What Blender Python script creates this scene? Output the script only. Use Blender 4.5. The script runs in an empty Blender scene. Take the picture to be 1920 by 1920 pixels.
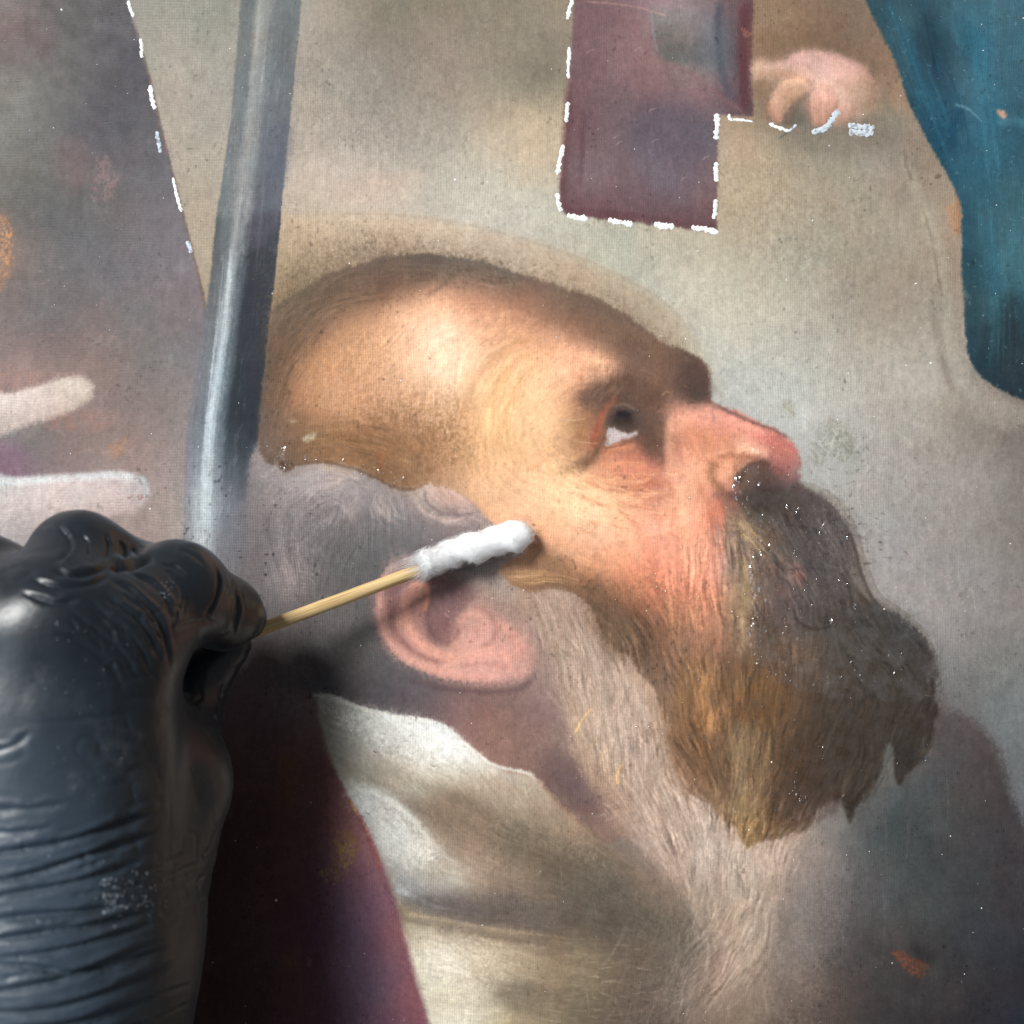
import bpy, bmesh, math
import numpy as np
from mathutils import Vector, Matrix

S = bpy.context.scene
C = S.collection
MM = .001
U = .000125                      # one unit of the picture = 0.125 mm on the canvas
CAM_H = .30                      # camera height over the canvas

# ---------------------------------------------------------------- camera
cam = bpy.data.cameras.new('camera')
cam_o = bpy.data.objects.new('camera', cam); C.objects.link(cam_o)
cam_o.location = (0, 0, CAM_H)
cam.sensor_width = 36; cam.lens = 36*CAM_H/(1920*U)
cam.clip_start = .01; cam.clip_end = 20
cam.dof.use_dof = True; cam.dof.focus_distance = CAM_H-.002; cam.dof.aperture_fstop = 13
S.camera = cam_o
S.render.resolution_x = S.render.resolution_y = 1024

# ---------------------------------------------------------------- studio light: a window up on the left, a dim room around
w = bpy.data.worlds.new('World'); S.world = w; w.use_nodes = True
w.node_tree.nodes['Background'].inputs[0].default_value = (.95, .97, 1, 1)
w.node_tree.nodes['Background'].inputs[1].default_value = .11
def area(name, loc, size, size_y, energy, col):
    l = bpy.data.lights.new(name, 'AREA'); l.shape = 'RECTANGLE'; l.size = size; l.size_y = size_y; l.energy = energy; l.color = col
    o = bpy.data.objects.new(name, l); C.objects.link(o); o.location = loc
    o.rotation_euler = (Vector((0, 0, 0))-Vector(loc)).to_track_quat('-Z', 'Y').to_euler()
    return o
area('window_light', (-1.9, 2.05, 3.05), .95, 1.2, 226, (1.0, .985, .965))
area('sky_window_light', (-1.35, -.25, 1.45), 1.5, 1.5, 17, (.72, .87, 1.0))
S.view_settings.view_transform = 'Standard'; S.view_settings.look = 'None'
S.view_settings.exposure = 0; S.view_settings.gamma = 1

# ---------------------------------------------------------------- the painted picture (numpy "brushwork", unit = 0.125 mm on the canvas)
MARG = 140
W = 1920 + 2*MARG
rng = np.random.default_rng(7)

def blur(a, r):
    """three box passes per axis (a close match to a gaussian of sigma about r)"""
    r = int(round(r))
    if r < 1: return a
    for _ in range(2):
        for ax in (0, 1):
            n = a.shape[ax]
            pad = [(0, 0)]*a.ndim; pad[ax] = (r+1, r)
            c = np.cumsum(np.pad(a, pad, mode='edge'), axis=ax, dtype=np.float32 if a.size < 1e5 else np.float64)
            hi = np.take(c, np.arange(2*r+1, n+2*r+1), axis=ax)
            lo = np.take(c, np.arange(0, n), axis=ax)
            a = ((hi-lo)/(2*r+1)).astype(np.float32)
    return a

def upsample(a, h, w):
    ys = np.clip((np.arange(h)+.5)*a.shape[0]/h-.5, 0, a.shape[0]-1.001)
    xs = np.clip((np.arange(w)+.5)*a.shape[1]/w-.5, 0, a.shape[1]-1.001)
    y0 = ys.astype(int); x0 = xs.astype(int)
    fy = (ys-y0).astype(np.float32); fx = (xs-x0).astype(np.float32)
    if a.ndim == 3: fy = fy[:, None, None]; fx = fx[None, :, None]
    else: fy = fy[:, None]; fx = fx[None, :]
    y1 = np.minimum(y0+1, a.shape[0]-1); x1 = np.minimum(x0+1, a.shape[1]-1)
    t = a[y0][:, x0]*(1-fx)+a[y0][:, x1]*fx
    b = a[y1][:, x0]*(1-fx)+a[y1][:, x1]*fx
    return t*(1-fy)+b*fy

def noise(sx, sy=None, seed=0, size=None):
    """value noise in -1..1 with feature size sx, sy"""
    sy = sy or sx; n = size or W
    r = np.random.default_rng(seed)
    g = r.normal(0, .5, (max(2, int(n/sy)+2), max(2, int(n/sx)+2))).astype(np.float32)
    return np.clip(upsample(g, n, n), -1, 1)

WX = noise(26, seed=1)*.6+noise(11, seed=2)*.35+noise(5, seed=3)*.25      # edge wobble fields
WY = noise(26, seed=4)*.6+noise(11, seed=5)*.35+noise(5, seed=6)*.25

DRY = .42
SPK = GRAIN = noise(2.0, seed=21)*.7+noise(4.2, 6, seed=22)*.7
def nums(s):
    return np.array([float(t) for t in s.replace(';', ' ').replace(',', ' ').split()], np.float32)

def pts(s): return nums(s).reshape(-1, 2)

def curve(p, closed=False, n=10):
    p = np.asarray(p, float)
    if closed: q = np.vstack([p[-1], p, p[0], p[1]])
    else: q = np.vstack([2*p[0]-p[1], p, 2*p[-1]-p[-2]])
    out = []
    t = np.linspace(0, 1, n, endpoint=False)[:, None]
    for i in range(1, len(q)-2):
        a, b, c, d = q[i-1], q[i], q[i+1], q[i+2]
        out.append(.5*(2*b+(c-a)*t+(2*a-5*b+4*c-d)*t*t+(3*b-a-3*c+d)*t**3))
    if not closed: out.append(p[-1:])
    return np.vstack(out)

def raster(poly, x0, y0, w, h):
    m = np.zeros((h, w), np.float32)
    x1, y1 = poly[:, 0]-x0, poly[:, 1]-y0
    x2, y2 = np.roll(x1, -1), np.roll(y1, -1)
    xs = np.arange(w)
    for j in range(h):
        yy = j+.5
        k = ((y1 <= yy) & (y2 > yy)) | ((y2 <= yy) & (y1 > yy))
        if not k.any(): continue
        cx = np.sort(x1[k]+(yy-y1[k])*(x2[k]-x1[k])/(y2[k]-y1[k]))
        for a, b in zip(cx[::2], cx[1::2]):
            m[j, max(0, int(round(a))):max(0, int(round(b)))] = 1
    return m

def mask(p, feather=2, rough=0, smooth=True):
    """soft mask of a closed outline: (mask, x0, y0) in canvas pixels"""
    p = np.asarray(p, float)
    poly = curve(p, True) if smooth else p
    poly = poly+MARG
    e = int(feather*3+rough*2+6)
    x0 = max(0, int(poly[:, 0].min())-e); y0 = max(0, int(poly[:, 1].min())-e)
    x1 = min(W, int(poly[:, 0].max())+e); y1 = min(W, int(poly[:, 1].max())+e)
    m = raster(poly, x0, y0, x1-x0, y1-y0)
    if rough:
        yy, xx = np.mgrid[0:m.shape[0], 0:m.shape[1]]
        dx = (WX[y0:y1, x0:x1]*rough).astype(int); dy = (WY[y0:y1, x0:x1]*rough).astype(int)
        m = m[np.clip(yy+dy, 0, m.shape[0]-1), np.clip(xx+dx, 0, m.shape[1]-1)]
    m = blur(m, feather)
    g = GRAIN[y0:y1, x0:x1]                       # paint breaks up over the weave where it thins out
    return np.clip(m+g*DRY*4*m*(1-m), 0, 1), x0, y0

def field(cp, x0, y0, w, h, c=22., ridge=.4):
    """smooth colour field through scattered colour notes (multiquadric)"""
    cp = cp.reshape(-1, 5)
    P, C = cp[:, :2].astype(np.float64)+MARG, cp[:, 2:].astype(np.float64)
    phi = lambda r2: np.sqrt(r2/1e4+(c/100)**2)
    D = ((P[:, None]-P[None])**2).sum(-1)
    mean = C.mean(0)
    wts = np.linalg.solve(phi(D)-ridge*.05*np.eye(len(P)), C-mean)
    s = 5
    gy = y0+np.arange(0, h+s, s)+s/2; gx = x0+np.arange(0, w+s, s)+s/2
    out = np.zeros((len(gy), len(gx), 3), np.float32)
    for i, y in enumerate(gy):
        d = (gx[:, None]-P[None, :, 0])**2+(y-P[None, :, 1])**2
        out[i] = phi(d)@wts+mean
    return np.clip(upsample(out, len(gy)*s, len(gx)*s)[:h, :w], 8, 252)

CV = np.zeros((W, W, 3), np.float32)      # colour, sRGB 0..255
HT = np.zeros((W, W), np.float32)         # paint height (impasto), arbitrary units
GL = np.zeros((W, W), np.float32)         # gloss

def put(m, x0, y0, col, alpha=1.):
    h, w = m.shape
    t = CV[y0:y0+h, x0:x0+w]
    a = (m*alpha)[..., None]
    t += (np.asarray(col, np.float32)-t)*a

def region(outline, notes, feather=3, rough=0, alpha=1., smooth=True, c=22., sat=1., gain=1., tint=(1, 1, 1)):
    m, x0, y0 = mask(pts(outline) if isinstance(outline, str) else outline, feather, rough, smooth)
    n = nums(notes) if isinstance(notes, str) else notes
    col = field(n, x0, y0, m.shape[1], m.shape[0], c) if len(n) > 5 else n[-3:]
    g = np.asarray(col).mean(-1, keepdims=True); col = (g+(col-g)*sat)*gain*np.array(tint, np.float32)
    put(m, x0, y0, col, alpha)
    return m, x0, y0

def patch(outline, col, feather=4, alpha=1., rough=3, mottle=0, smooth=True):
    m, x0, y0 = mask(pts(outline), feather, rough, smooth)
    if mottle:
        k = SPK[y0:y0+m.shape[0], x0:x0+m.shape[1]]
        m = m*np.clip(.5+mottle*k, 0, 1)
    put(m, x0, y0, col, alpha)

def stroke(p, w0, w1, col, alpha=1., soft=1.2, height=0., bristle=0., sub=5, taper=.12):
    """a soft brush stroke along a smooth path: half-width w0 -> w1, thinning out at both ends"""
    p = (curve(np.asarray(p, float), n=sub) if sub > 1 else np.asarray(p, float))+MARG
    s = max(soft, .75*max(w0, w1), .8)
    wm = max(w0, w1)+s+2
    x0 = max(0, int(p[:, 0].min()-wm)); x1 = min(W, int(p[:, 0].max()+wm)+1)
    y0 = max(0, int(p[:, 1].min()-wm)); y1 = min(W, int(p[:, 1].max()+wm)+1)
    if x1 <= x0 or y1 <= y0: return
    X = np.arange(x0, x1, dtype=np.float32)[None]+np.float32(.5); Y = np.arange(y0, y1, dtype=np.float32)[:, None]+np.float32(.5)
    n = len(p)-1; best = None
    for i in range(n):
        ax, ay = (float(v) for v in p[i]); dx, dy = (float(v) for v in p[i+1]-p[i]); L = dx*dx+dy*dy+1e-9
        t = np.clip(((X-ax)*(dx/L)+(Y-ay)*(dy/L)), 0, 1)
        q = (X-ax-t*dx)**2+(Y-ay-t*dy)**2
        if best is None: best, T = q, (i+t)/n
        else:
            k = q < best
            best = np.where(k, q, best); T = np.where(k, (i+t)/n, T)
    wd = w0+(w1-w0)*T
    a = np.clip((wd+s-np.sqrt(best))/(2*s), 0, 1); a = a*a*(3-2*a)
    a = np.clip(a+SPK[y0:y1, x0:x1]*DRY*2.4*a*(1-a), 0, 1)*alpha
    if taper: a = a*np.clip(np.minimum(T, 1-T)/taper+.15, 0, 1)
    if bristle:
        a = a*np.clip(1-bristle*(.5+SPK[y0:y1, x0:x1]), 0, 1)
    put(a, x0, y0, col)
    if height: HT[y0:y1, x0:x1] += a*height

def hairs(guides, n, cols, w=(1.2, .5), alpha=(.25, .7), jit=8, span=(.35, 1.), curl=4, height=.5, seed=0):
    """many fine strokes laid between guide curves (flow lines)"""
    r = np.random.default_rng(seed)
    G = [curve(pts(g), n=8) for g in guides]
    k = min(len(g) for g in G)
    G = np.array([g[np.linspace(0, len(g)-1, k).astype(int)] for g in G])
    cols = np.array(cols, float)
    for _ in range(n):
        u = r.random()*(len(G)-1); i = min(int(u), len(G)-2); f = u-i
        path = G[i]*(1-f)+G[i+1]*f
        L = r.uniform(*span); s = r.uniform(-.08, 1.05-L)
        idx = np.clip(np.linspace(s, s+L, 5)*(k-1), 0, k-1)
        q = path[idx.astype(int)]+r.normal(0, jit, 2)+np.cumsum(r.normal(0, curl*.28, (5, 2)), 0)
        c = cols[r.integers(len(cols))]+r.normal(0, 7)
        big = r.random() < .3                      # broad soft lock or fine hair
        stroke(q, (2.6 if big else .55)*w[0]*r.uniform(.7, 1.2), (1.6 if big else .6)*w[1], np.clip(c, 5, 250), r.uniform(*alpha)*(.5 if big else .85), 1.0, height*.6, 0, 2, .3)

def dabs(outline, n, cols, ln=(8, 26), ang=0., spread=.5, w=1.6, alpha=(.1, .35), seed=0, height=.4, bend=.0):
    """scatter of short brush marks inside an outline"""
    r = np.random.default_rng(seed)
    p = curve(pts(outline), True); lo, hi = p.min(0), p.max(0)
    m = raster(p, lo[0], lo[1], int(hi[0]-lo[0])+1, int(hi[1]-lo[1])+1)
    cols = np.array(cols, float); k = 0
    n = int(n*.65)
    while k < n:
        x, y = r.uniform(lo, hi)
        k += 1
        if not m[min(int(y-lo[1]), m.shape[0]-1), min(int(x-lo[0]), m.shape[1]-1)]: continue
        a = (ang(x, y) if callable(ang) else ang)+r.normal(0, spread); L = r.uniform(*ln)
        d = np.array([math.cos(a), math.sin(a)])*L/2; nrm = np.array([-d[1], d[0]])*bend
        c = cols[r.integers(len(cols))]+r.normal(0, 5)
        stroke([(x-d[0], y-d[1]), (x+d[0], y+d[1])], w*r.uniform(.5, 1.5), w*.7, c, r.uniform(*alpha)*.9, 1.2, height, 0, 1, .3)


# ---- wall behind the figures
BG = """300 30 130 128 118;340 130 145 140 130;400 60 128 130 122;330 250 150 140 128;380 330 153 143 128;420 200 142 138 130;
600 30 148 138 126;600 200 152 144 134;600 330 172 160 149;700 60 122 114 102;760 20 116 108 92;800 60 128 118 105;850 130 134 124 112;
950 40 128 118 102;1030 60 130 120 105;1020 150 120 113 98;700 200 142 136 127;750 270 152 146 137;700 350 174 162 150;850 300 166 159 146;
1000 230 176 160 136;1000 300 182 166 143;900 380 180 174 162;1000 370 174 172 160;1150 450 166 166 151;1250 480 170 166 151;1400 300 172 152 130;
1380 400 167 152 130;1500 350 162 150 131;1600 330 151 139 123;1450 270 150 138 118;1650 300 140 130 119;1500 480 157 152 139;1400 600 182 177 162;
1320 520 180 174 157;1600 550 150 142 130;1700 450 149 139 125;1750 600 151 143 132;1550 700 167 166 158;1400 760 167 172 171;1500 820 170 174 173;
1650 750 161 157 150;1750 720 163 158 150;1800 780 137 129 120;1900 800 120 111 104;1850 900 136 131 128;1700 900 151 149 145;1600 950 156 153 149;
1650 1050 151 147 147;1800 1050 136 133 133;1900 1000 122 117 113;1900 1150 124 120 120;1750 1150 141 138 138;1850 1250 113 114 114;1780 1310 106 103 105;
1900 1330 106 112 115;1450 200 121 103 86;1450 40 136 110 88;1550 30 121 98 80;1600 80 119 98 82;1430 80 141 113 92;1650 150 131 108 90;1690 210 138 118 100;
1620 0 119 100 85;1500 235 117 107 96;1570 262 128 120 107;550 550 150 135 112;-100 0 120 115 110;-100 1900 100 90 90;2020 1000 110 106 104;
1000 600 165 150 132;1000 -120 128 118 102;300 -120 128 126 118;1550 -120 118 98 80;1700 320 134 124 113;1660 240 124 112 98;1760 420 150 136 120;1790 470 146 128 112"""
region([(-160, -160), (2080, -160), (2080, 2080), (-160, 2080)], BG, 0, smooth=False, sat=.82, gain=1.03)
patch("980 205;1030 188;1078 180;1070 330;1000 345;965 330;955 270", (180, 165, 144), 18, .3, 10)
patch("1352 300;1420 290;1480 330;1440 370;1352 400", (178, 160, 136), 24, .3, 8)
patch("640 340;720 325;790 345;700 385;630 380", (190, 166, 152), 18, .5, 10)
patch("1600 470;1700 440;1720 560;1640 640;1590 570", (143, 133, 121), 30, .5, 10)
patch("1395 690;1480 740;1560 800;1530 850;1440 800;1360 740", (174, 178, 176), 18, .5, 8)
patch("1520 860;1545 790;1575 790;1600 835;1585 870;1560 850;1545 870", (134, 132, 116), 5, .55, 7, .9)
patch("1470 755;1485 752;1489 778;1472 782", (140, 134, 112), 3, .6, 4, .9)
patch("1560 800;1590 795;1602 830;1580 860;1565 850", (128, 126, 110), 5, .5, 7, .9)
# the raised ridge beside the blue cloak
stroke(pts("1690 285;1705 330;1735 380;1752 440;1764 500;1776 560;1784 640;1790 690"), 11, 12, (165, 158, 146), .55, 7, 2, .5)
stroke(pts("1696 275;1700 310;1712 340"), 3, 3, (110, 102, 94), .5, 3)
stroke(pts("1730 390;1745 440;1757 500;1768 560"), 2, 2, (124, 114, 102), .6, 3)
stroke(pts("1783 380;1792 420;1797 440"), 12, 9, (172, 128, 98), .6, 6)
stroke(pts("1790 350;1798 380;1800 440"), 4, 4, (150, 110, 88), .7, 4)
stroke(pts("1745 560;1760 640;1775 700;1800 740;1850 770;1910 790"), 5, 9, (118, 108, 100), .5, 8)
patch("1800 690;1830 720;1880 750;1930 770;1930 800;1850 790;1790 740", (172, 164, 156), 9, .45, 6)
patch("1650 200;1690 205;1700 245;1660 270;1640 240", (128, 122, 112), 10, .6, 8)
patch("1700 150;1712 196;1690 205;1670 190", (150, 125, 105), 6, .6, 4)

# ---- dark figure in the lower right
DK = """1820 1450 74 69 71;1760 1400 84 80 82;1750 1500 74 76 78;1650 1550 72 78 80;1850 1600 63 60 63;1560 1600 112 110 110;1500 1700 106 100 100;1600 1750 80 76 78;
1750 1700 64 68 70;1850 1750 53 55 61;1550 1850 88 78 74;1700 1880 60 56 58;1900 1880 42 44 52;1450 1880 98 86 78;1500 1580 140 132 128;1620 1640 86 86 88;1560 1700 96 92 94;1640 1450 92 92 94;
1800 1360 82 76 78;1870 1500 68 64 66;1900 1700 60 57 60;1680 1800 64 62 64;1780 1840 56 54 56;1620 1900 66 60 60;1500 1800 98 88 84;1740 1340 86 82 84;1650 1350 100 96 94;1950 1700 56 54 58;1950 2050 40 40 48;1500 2050 80 70 66"""
region("1400 1330;1600 1300;1700 1322;1765 1328;1820 1345;1858 1385;1878 1430;1893 1490;1920 1540;1960 1600;2080 1700;2080 2080;1400 2080;1350 1900;1380 1700;1400 1500", DK, 9, 8)
patch("1672 1785;1690 1782;1712 1796;1738 1808;1738 1826;1718 1830;1698 1820;1682 1800", (122, 68, 44), 3, .85, 4, .9)
patch("1710 1775;1745 1780;1755 1800;1735 1806;1712 1792", (42, 42, 44), 6, .6, 4)
for x, y, l in ((1660, 1640, 110), (1655, 1740, 90), (1700, 1560, 60), (1580, 1700, 120), (1520, 1780, 110), (1775, 1500, 60)):
    stroke([(x, y-l), (x+2, y), (x-2, y+l)], 2, 1, (112, 112, 112), .28, 2, 0, .8)

# ---- dark violet garment on the left
RB = """0 0 106 96 95;0 60 96 83 83;100 20 80 76 77;200 20 74 71 77;60 150 102 99 96;20 230 110 109 104;150 150 82 81 85;220 150 72 69 78;180 250 74 71 80;100 300 94 93 92;
280 250 83 81 87;250 330 93 89 96;60 350 92 91 89;150 300 93 85 88;100 430 87 86 89;200 400 89 87 91;300 400 101 96 104;320 480 109 103 112;200 520 101 97 104;60 560 106 97 98;
100 500 99 95 98;40 480 112 98 94;350 560 113 103 110;250 600 106 101 104;100 620 109 97 98;0 620 122 106 105;350 650 111 105 110;250 680 113 103 102;150 680 131 109 105;
50 690 142 116 112;200 760 129 109 106;300 760 126 113 112;330 720 119 113 114;250 830 136 116 112;120 830 123 107 106;50 830 116 106 108;20 870 122 92 112;300 860 141 123 122;
330 930 151 139 136;330 1000 156 146 142;300 1000 153 136 132;200 870 141 121 118;340 1060 141 131 130;150 1040 150 134 130;0 1040 130 116 116;300 1150 110 100 100;-120 500 110 98 98;-120 0 96 90 90;-120 900 120 106 106;
100 1300 90 70 74;300 1300 95 72 78;300 1900 70 48 54;0 1900 70 50 54;-100 1500 80 60 64"""
region("-160 -160;210 -160;236 -10;258 70;281 150;301 235;325 330;350 430;370 510;384 565;392 640;380 760;365 900;360 1100;500 1300;500 2080;-160 2080", RB, 2.5, 4, sat=.75)
patch("-10 405;14 400;26 430;24 480;10 530;-20 545", (176, 124, 88), 6, .75, 9, .7)
patch("0 430;22 440;18 480;0 490", (206, 152, 106), 5, .6, 9, .9)
patch("182 295;205 298;220 345;205 372;172 372;178 330", (140, 112, 112), 3, .55, 6, 1.5)
patch("105 270;150 262;165 330;130 345", (108, 88, 92), 14, .5, 5)
patch("10 20;90 40;100 100;20 100", (108, 86, 88), 20, .4, 5)
patch("150 560;230 620;260 760;170 700", (132, 104, 98), 22, .35, 8, .6)
patch("-20 690;60 700;140 705;160 735;60 740;-20 760", (165, 125, 112), 8, .5, 8, .8)
patch("90 780;150 770;230 780;170 810;90 800", (158, 116, 104), 7, .5, 8, .9)
patch("205 840;240 820;225 850;210 855", (176, 128, 96), 4, .7, 5, 1.2)
patch("-20 840;30 838;50 868;30 895;-20 895", (124, 96, 112), 10, .5, 4)
patch("-20 800;40 790;30 815;-20 822", (118, 120, 118), 6, .6, 4)
dabs("0 380;360 560;350 1000;0 1000", 420, [(160, 124, 112), (150, 132, 128), (92, 84, 88)], (5, 20), 0, .35, 1.3, (.12, .4), 5)
# two pale painted fingers
FG1 = "-30 748;30 735;90 718;140 707;165 714;175 735;160 755;110 780;40 800;-30 826"
region(FG1, "0 760 196 186 182;60 740 200 188 184;130 720 190 178 170;165 730 180 166 158;100 765 188 172 166;40 785 180 168 164;0 800 172 160 156;150 745 180 166 156", 4, 4)
patch("100 712;150 705;172 722;165 745;130 735", (196, 184, 174), 6, .6, 4)
FG2 = "-30 905;60 898;150 892;220 888;262 893;278 910;276 935;262 955;215 968;140 980;60 1010;40 1060;-30 1090"
region(FG2, "0 950 186 176 176;80 940 190 178 178;160 930 192 180 180;230 930 184 170 170;265 920 172 166 168;240 955 172 156 156;150 970 172 160 158;60 990 160 152 152;0 1020 150 144 146;0 910 180 178 180", 4, 4)
stroke(pts("-30 908;60 900;150 894;215 890;260 896"), 8, 7, (206, 216, 222), .85, 4, 1.5, .5)
stroke(pts("262 892;275 908;276 928"), 4, 4, (176, 184, 190), .7, 4)
dabs("0 905;200 900;260 920;200 960;60 985;0 1000", 240, [(222, 210, 210), (200, 184, 184), (150, 136, 138)], (6, 22), -.1, .3, 1.4, (.15, .45), 6)
dabs("0 755;90 730;160 715;160 745;60 785;0 810", 130, [(220, 208, 204), (204, 190, 186)], (6, 22), -.25, .3, 1.3, (.15, .45), 7)
stroke(pts("238 931;244 934;250 928"), 1.6, 1, (140, 96, 92), .7, 1)
stroke(pts("262 927;266 932;262 936;259 931;263 927"), 1.5, 1, (140, 96, 92), .7, 1)
# dark outline of the garment
stroke(pts("250 30;262 80;284 160;303 245;328 345;352 440;380 552;386 610"), 2.5, 2.5, (96, 74, 66), .5, 2.5)
dabs("270 170;300 200;345 420;300 500", 60, [(130, 110, 120)], (5, 14), 1.2, .3, 1.2, (.2, .5), 8)

# ---- tan ring (halo) round the head
HL = """540 440 168 151 128;600 450 174 157 136;700 440 180 162 143;800 460 174 157 139;900 460 178 162 145;1000 490 174 158 141;1100 530 170 154 135;1200 580 162 148 130;1250 620 168 154 137;560 500 152 137 114;
520 560 140 122 98;700 500 140 120 104;1300 650 176 170 155;1000 600 160 140 120;1330 720 172 172 164"""
region("500 412;560 404;700 402;800 410;900 428;1000 455;1080 482;1160 520;1230 560;1290 612;1340 690;1330 740;1000 700;600 700;480 640", HL, 7, 7)
stroke(pts("540 404;700 401;860 418;1010 456;1130 502;1230 556;1290 610"), 3, 3, (142, 126, 106), .35, 4, .4, .8)
dabs("520 420;700 410;900 440;1100 500;1250 590;1200 580;1000 500;800 460;600 470;530 520", 700, [(120, 100, 80), (200, 182, 160), (136, 116, 96)], (3, 12), .2, .6, 1.1, (.15, .45), 9)

# ---- staff: a ribbon with its own cross profile
SY = np.array([-150, 0, 220, 395, 410, 480, 640, 780, 850, 950, 1050, 1150, 1300], float)
SL = np.array([466, 452, 434, 407, 405, 398, 378, 353, 348, 345, 343, 342, 340], float)
SR = np.array([585, 566, 545, 527, 526, 519, 501, 489, 481, 474, 464, 450, 430], float)
SP = nums("""92 98 100 90 98 100 152 152 149 130 132 131 97 102 106 100 106 108
92 98 100 88 96 98 152 152 149 130 132 131 97 102 106 100 106 108
106 111 113 100 106 108 142 144 143 124 128 129 90 96 106 84 90 98
98 104 107 112 118 120 142 145 146 130 135 138 82 87 101 78 83 98
76 82 88 96 103 108 136 140 143 112 116 122 66 68 80 62 66 80
76 82 88 84 92 98 132 140 146 78 86 95 36 42 52 44 50 62
106 109 116 100 106 114 156 170 180 78 92 100 35 42 52 40 46 56
113 113 121 105 112 122 170 184 194 84 96 106 38 44 54 36 40 48
121 121 129 124 132 142 176 188 196 112 122 132 62 70 80 50 56 66
136 136 143 166 176 184 190 199 205 142 150 160 116 120 130 108 109 117
131 131 136 174 180 187 182 188 195 136 142 152 118 119 127 113 109 115
118 112 117 120 118 124 126 124 130 116 112 118 110 105 110 108 103 108
100 92 96 100 94 98 100 94 98 98 92 96 95 90 94 92 88 92""").reshape(13, 6, 3)
SP[:4] += (SP[:4].mean(1, keepdims=True)-SP[:4])*.25
y = np.arange(0, W)-MARG+.5
sl, sr = np.interp(y, SY, SL), np.interp(y, SY, SR)
X = np.arange(W)[None, :]-MARG+.5+WX*2.2
UU = (X-sl[:, None])/(sr-sl)[:, None]
UK = np.array([0, .20, .31, .46, .60, 1.])
prof = np.stack([np.stack([np.interp(y, SY, SP[:, k, c]) for c in range(3)], -1) for k in range(6)], 1)
Uc = np.clip(UU, 0, 1); ki = np.clip(np.searchsorted(UK, Uc)-1, 0, 4)
f = (Uc-UK[ki])/(UK[ki+1]-UK[ki]); f = (f*f*(3-2*f))[..., None]
rows = np.arange(W)[:, None]
scol = prof[rows, ki]*(1-f)+prof[rows, ki+1]*f
sm = np.clip(UU*28+.5, 0, 1)*np.clip((1-UU)*40+.5, 0, 1)*np.clip((1290-y)/120, 0, 1)[:, None]
CV += (scol-CV)*sm[..., None]
del scol, f, ki, Uc, UU, X
dabs("455 0;560 0;520 420;440 900;350 1000;400 430", 900, [(176, 182, 186), (60, 68, 78), (120, 128, 134)], (8, 34), lambda x, y: 1.72, .08, 1.1, (.08, .3), 10)
patch("478 402;520 400;518 430;500 436;490 462;470 470;468 430", (70, 70, 84), 5, .7, 5)
patch("500 232;545 238;535 330;505 360;495 300", (82, 88, 104), 8, .6, 5)
hairs(["420 470;402 640;385 790;372 960;372 1060", "440 470;425 640;405 790;400 960;395 1060"], 110, [(192, 206, 216), (172, 186, 196)], (1.3, .8), (.15, .5), 2, (.1, .4), 1, .4, 11)

# ---- violet book
BK = """1100 30 112 76 83;1180 40 118 82 90;1200 100 128 92 96;1100 150 110 75 83;1180 180 107 79 87;1250 150 117 83 89;1150 300 110 81 91;1220 240 94 79 93;1300 300 100 81 93;1250 350 102 81 96;
1080 250 107 69 76;1070 380 102 62 70;1150 390 104 67 75;1300 412 99 64 72;1330 350 112 79 87;1340 250 94 79 89;1240 30 138 112 120;1300 40 121 110 114;1260 80 107 102 100;1340 60 88 93 105;1360 120 85 89 99;
1280 110 114 104 102;1320 160 118 89 97;1370 185 96 66 79;1395 100 93 55 62;1395 195 89 58 66;1390 20 102 68 75;1110 330 112 84 92;1200 400 100 66 76;1150 -100 112 78 86"""
region("1078 -40;1074 60;1068 150;1062 230;1056 290;1050 345;1050 385;1062 402;1140 412;1230 422;1344 435;1345 330;1347 216;1412 219;1411 100;1412 -40", BK, 1.6, 2.5, smooth=False, sat=.58, gain=1.08)
region("1222 24;1260 18;1300 24;1330 60;1350 110;1300 118;1262 116;1232 100", "1230 40 110 112 112;1290 40 126 118 122;1250 100 92 96 94;1320 90 100 100 106;1280 70 112 106 104", 5, 4, .8)
stroke(pts("1222 22;1225 60;1232 96"), 2.5, 2.5, (128, 134, 142), .6, 2)
stroke(pts("1090 3;1140 6;1200 14;1222 22;1262 30"), 1.5, 2, (176, 140, 132), .6, 1.5, 1, .6)
stroke(pts("1350 0;1346 50;1352 130;1372 190"), 7, 6, (66, 72, 86), .5, 6)
stroke(pts("1395 0;1394 100;1396 210"), 9, 8, (92, 50, 58), .65, 4)
stroke(pts("1070 120;1062 240;1056 340;1062 392;1150 402;1340 424"), 8, 6, (92, 60, 66), .5, 6)
stroke(pts("1095 200;1090 300;1088 350"), 5, 3, (82, 60, 70), .5, 6)
stroke(pts("1250 120;1300 140;1350 180;1400 212"), 6, 5, (130, 96, 98), .4, 6, 0, .5)
patch("1388 50;1404 55;1410 66;1398 68", (186, 128, 104), 2, .7, 4, 1)
patch("1170 20;1230 60;1240 180;1180 170;1165 80", (140, 96, 100), 16, .4, 8, .6)
patch("1210 210;1290 200;1340 280;1250 300;1190 260", (84, 76, 92), 20, .5, 8)
dabs("1080 0;1410 0;1400 210;1340 220;1340 420;1060 395", 700, [(150, 116, 122), (86, 58, 68), (120, 92, 104)], (4, 18), 1.5, .7, 1.1, (.12, .4), 12)
for x, y in ((1150, 260), (1222, 268), (1155, 272), (1100, 100), (1276, 340), (1318, 300), (1216, 210), (1190, 95)):
    stroke([(x, y), (x+6, y-5), (x+14, y-8)], 1, .6, (176, 154, 154), .5, 1)

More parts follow.
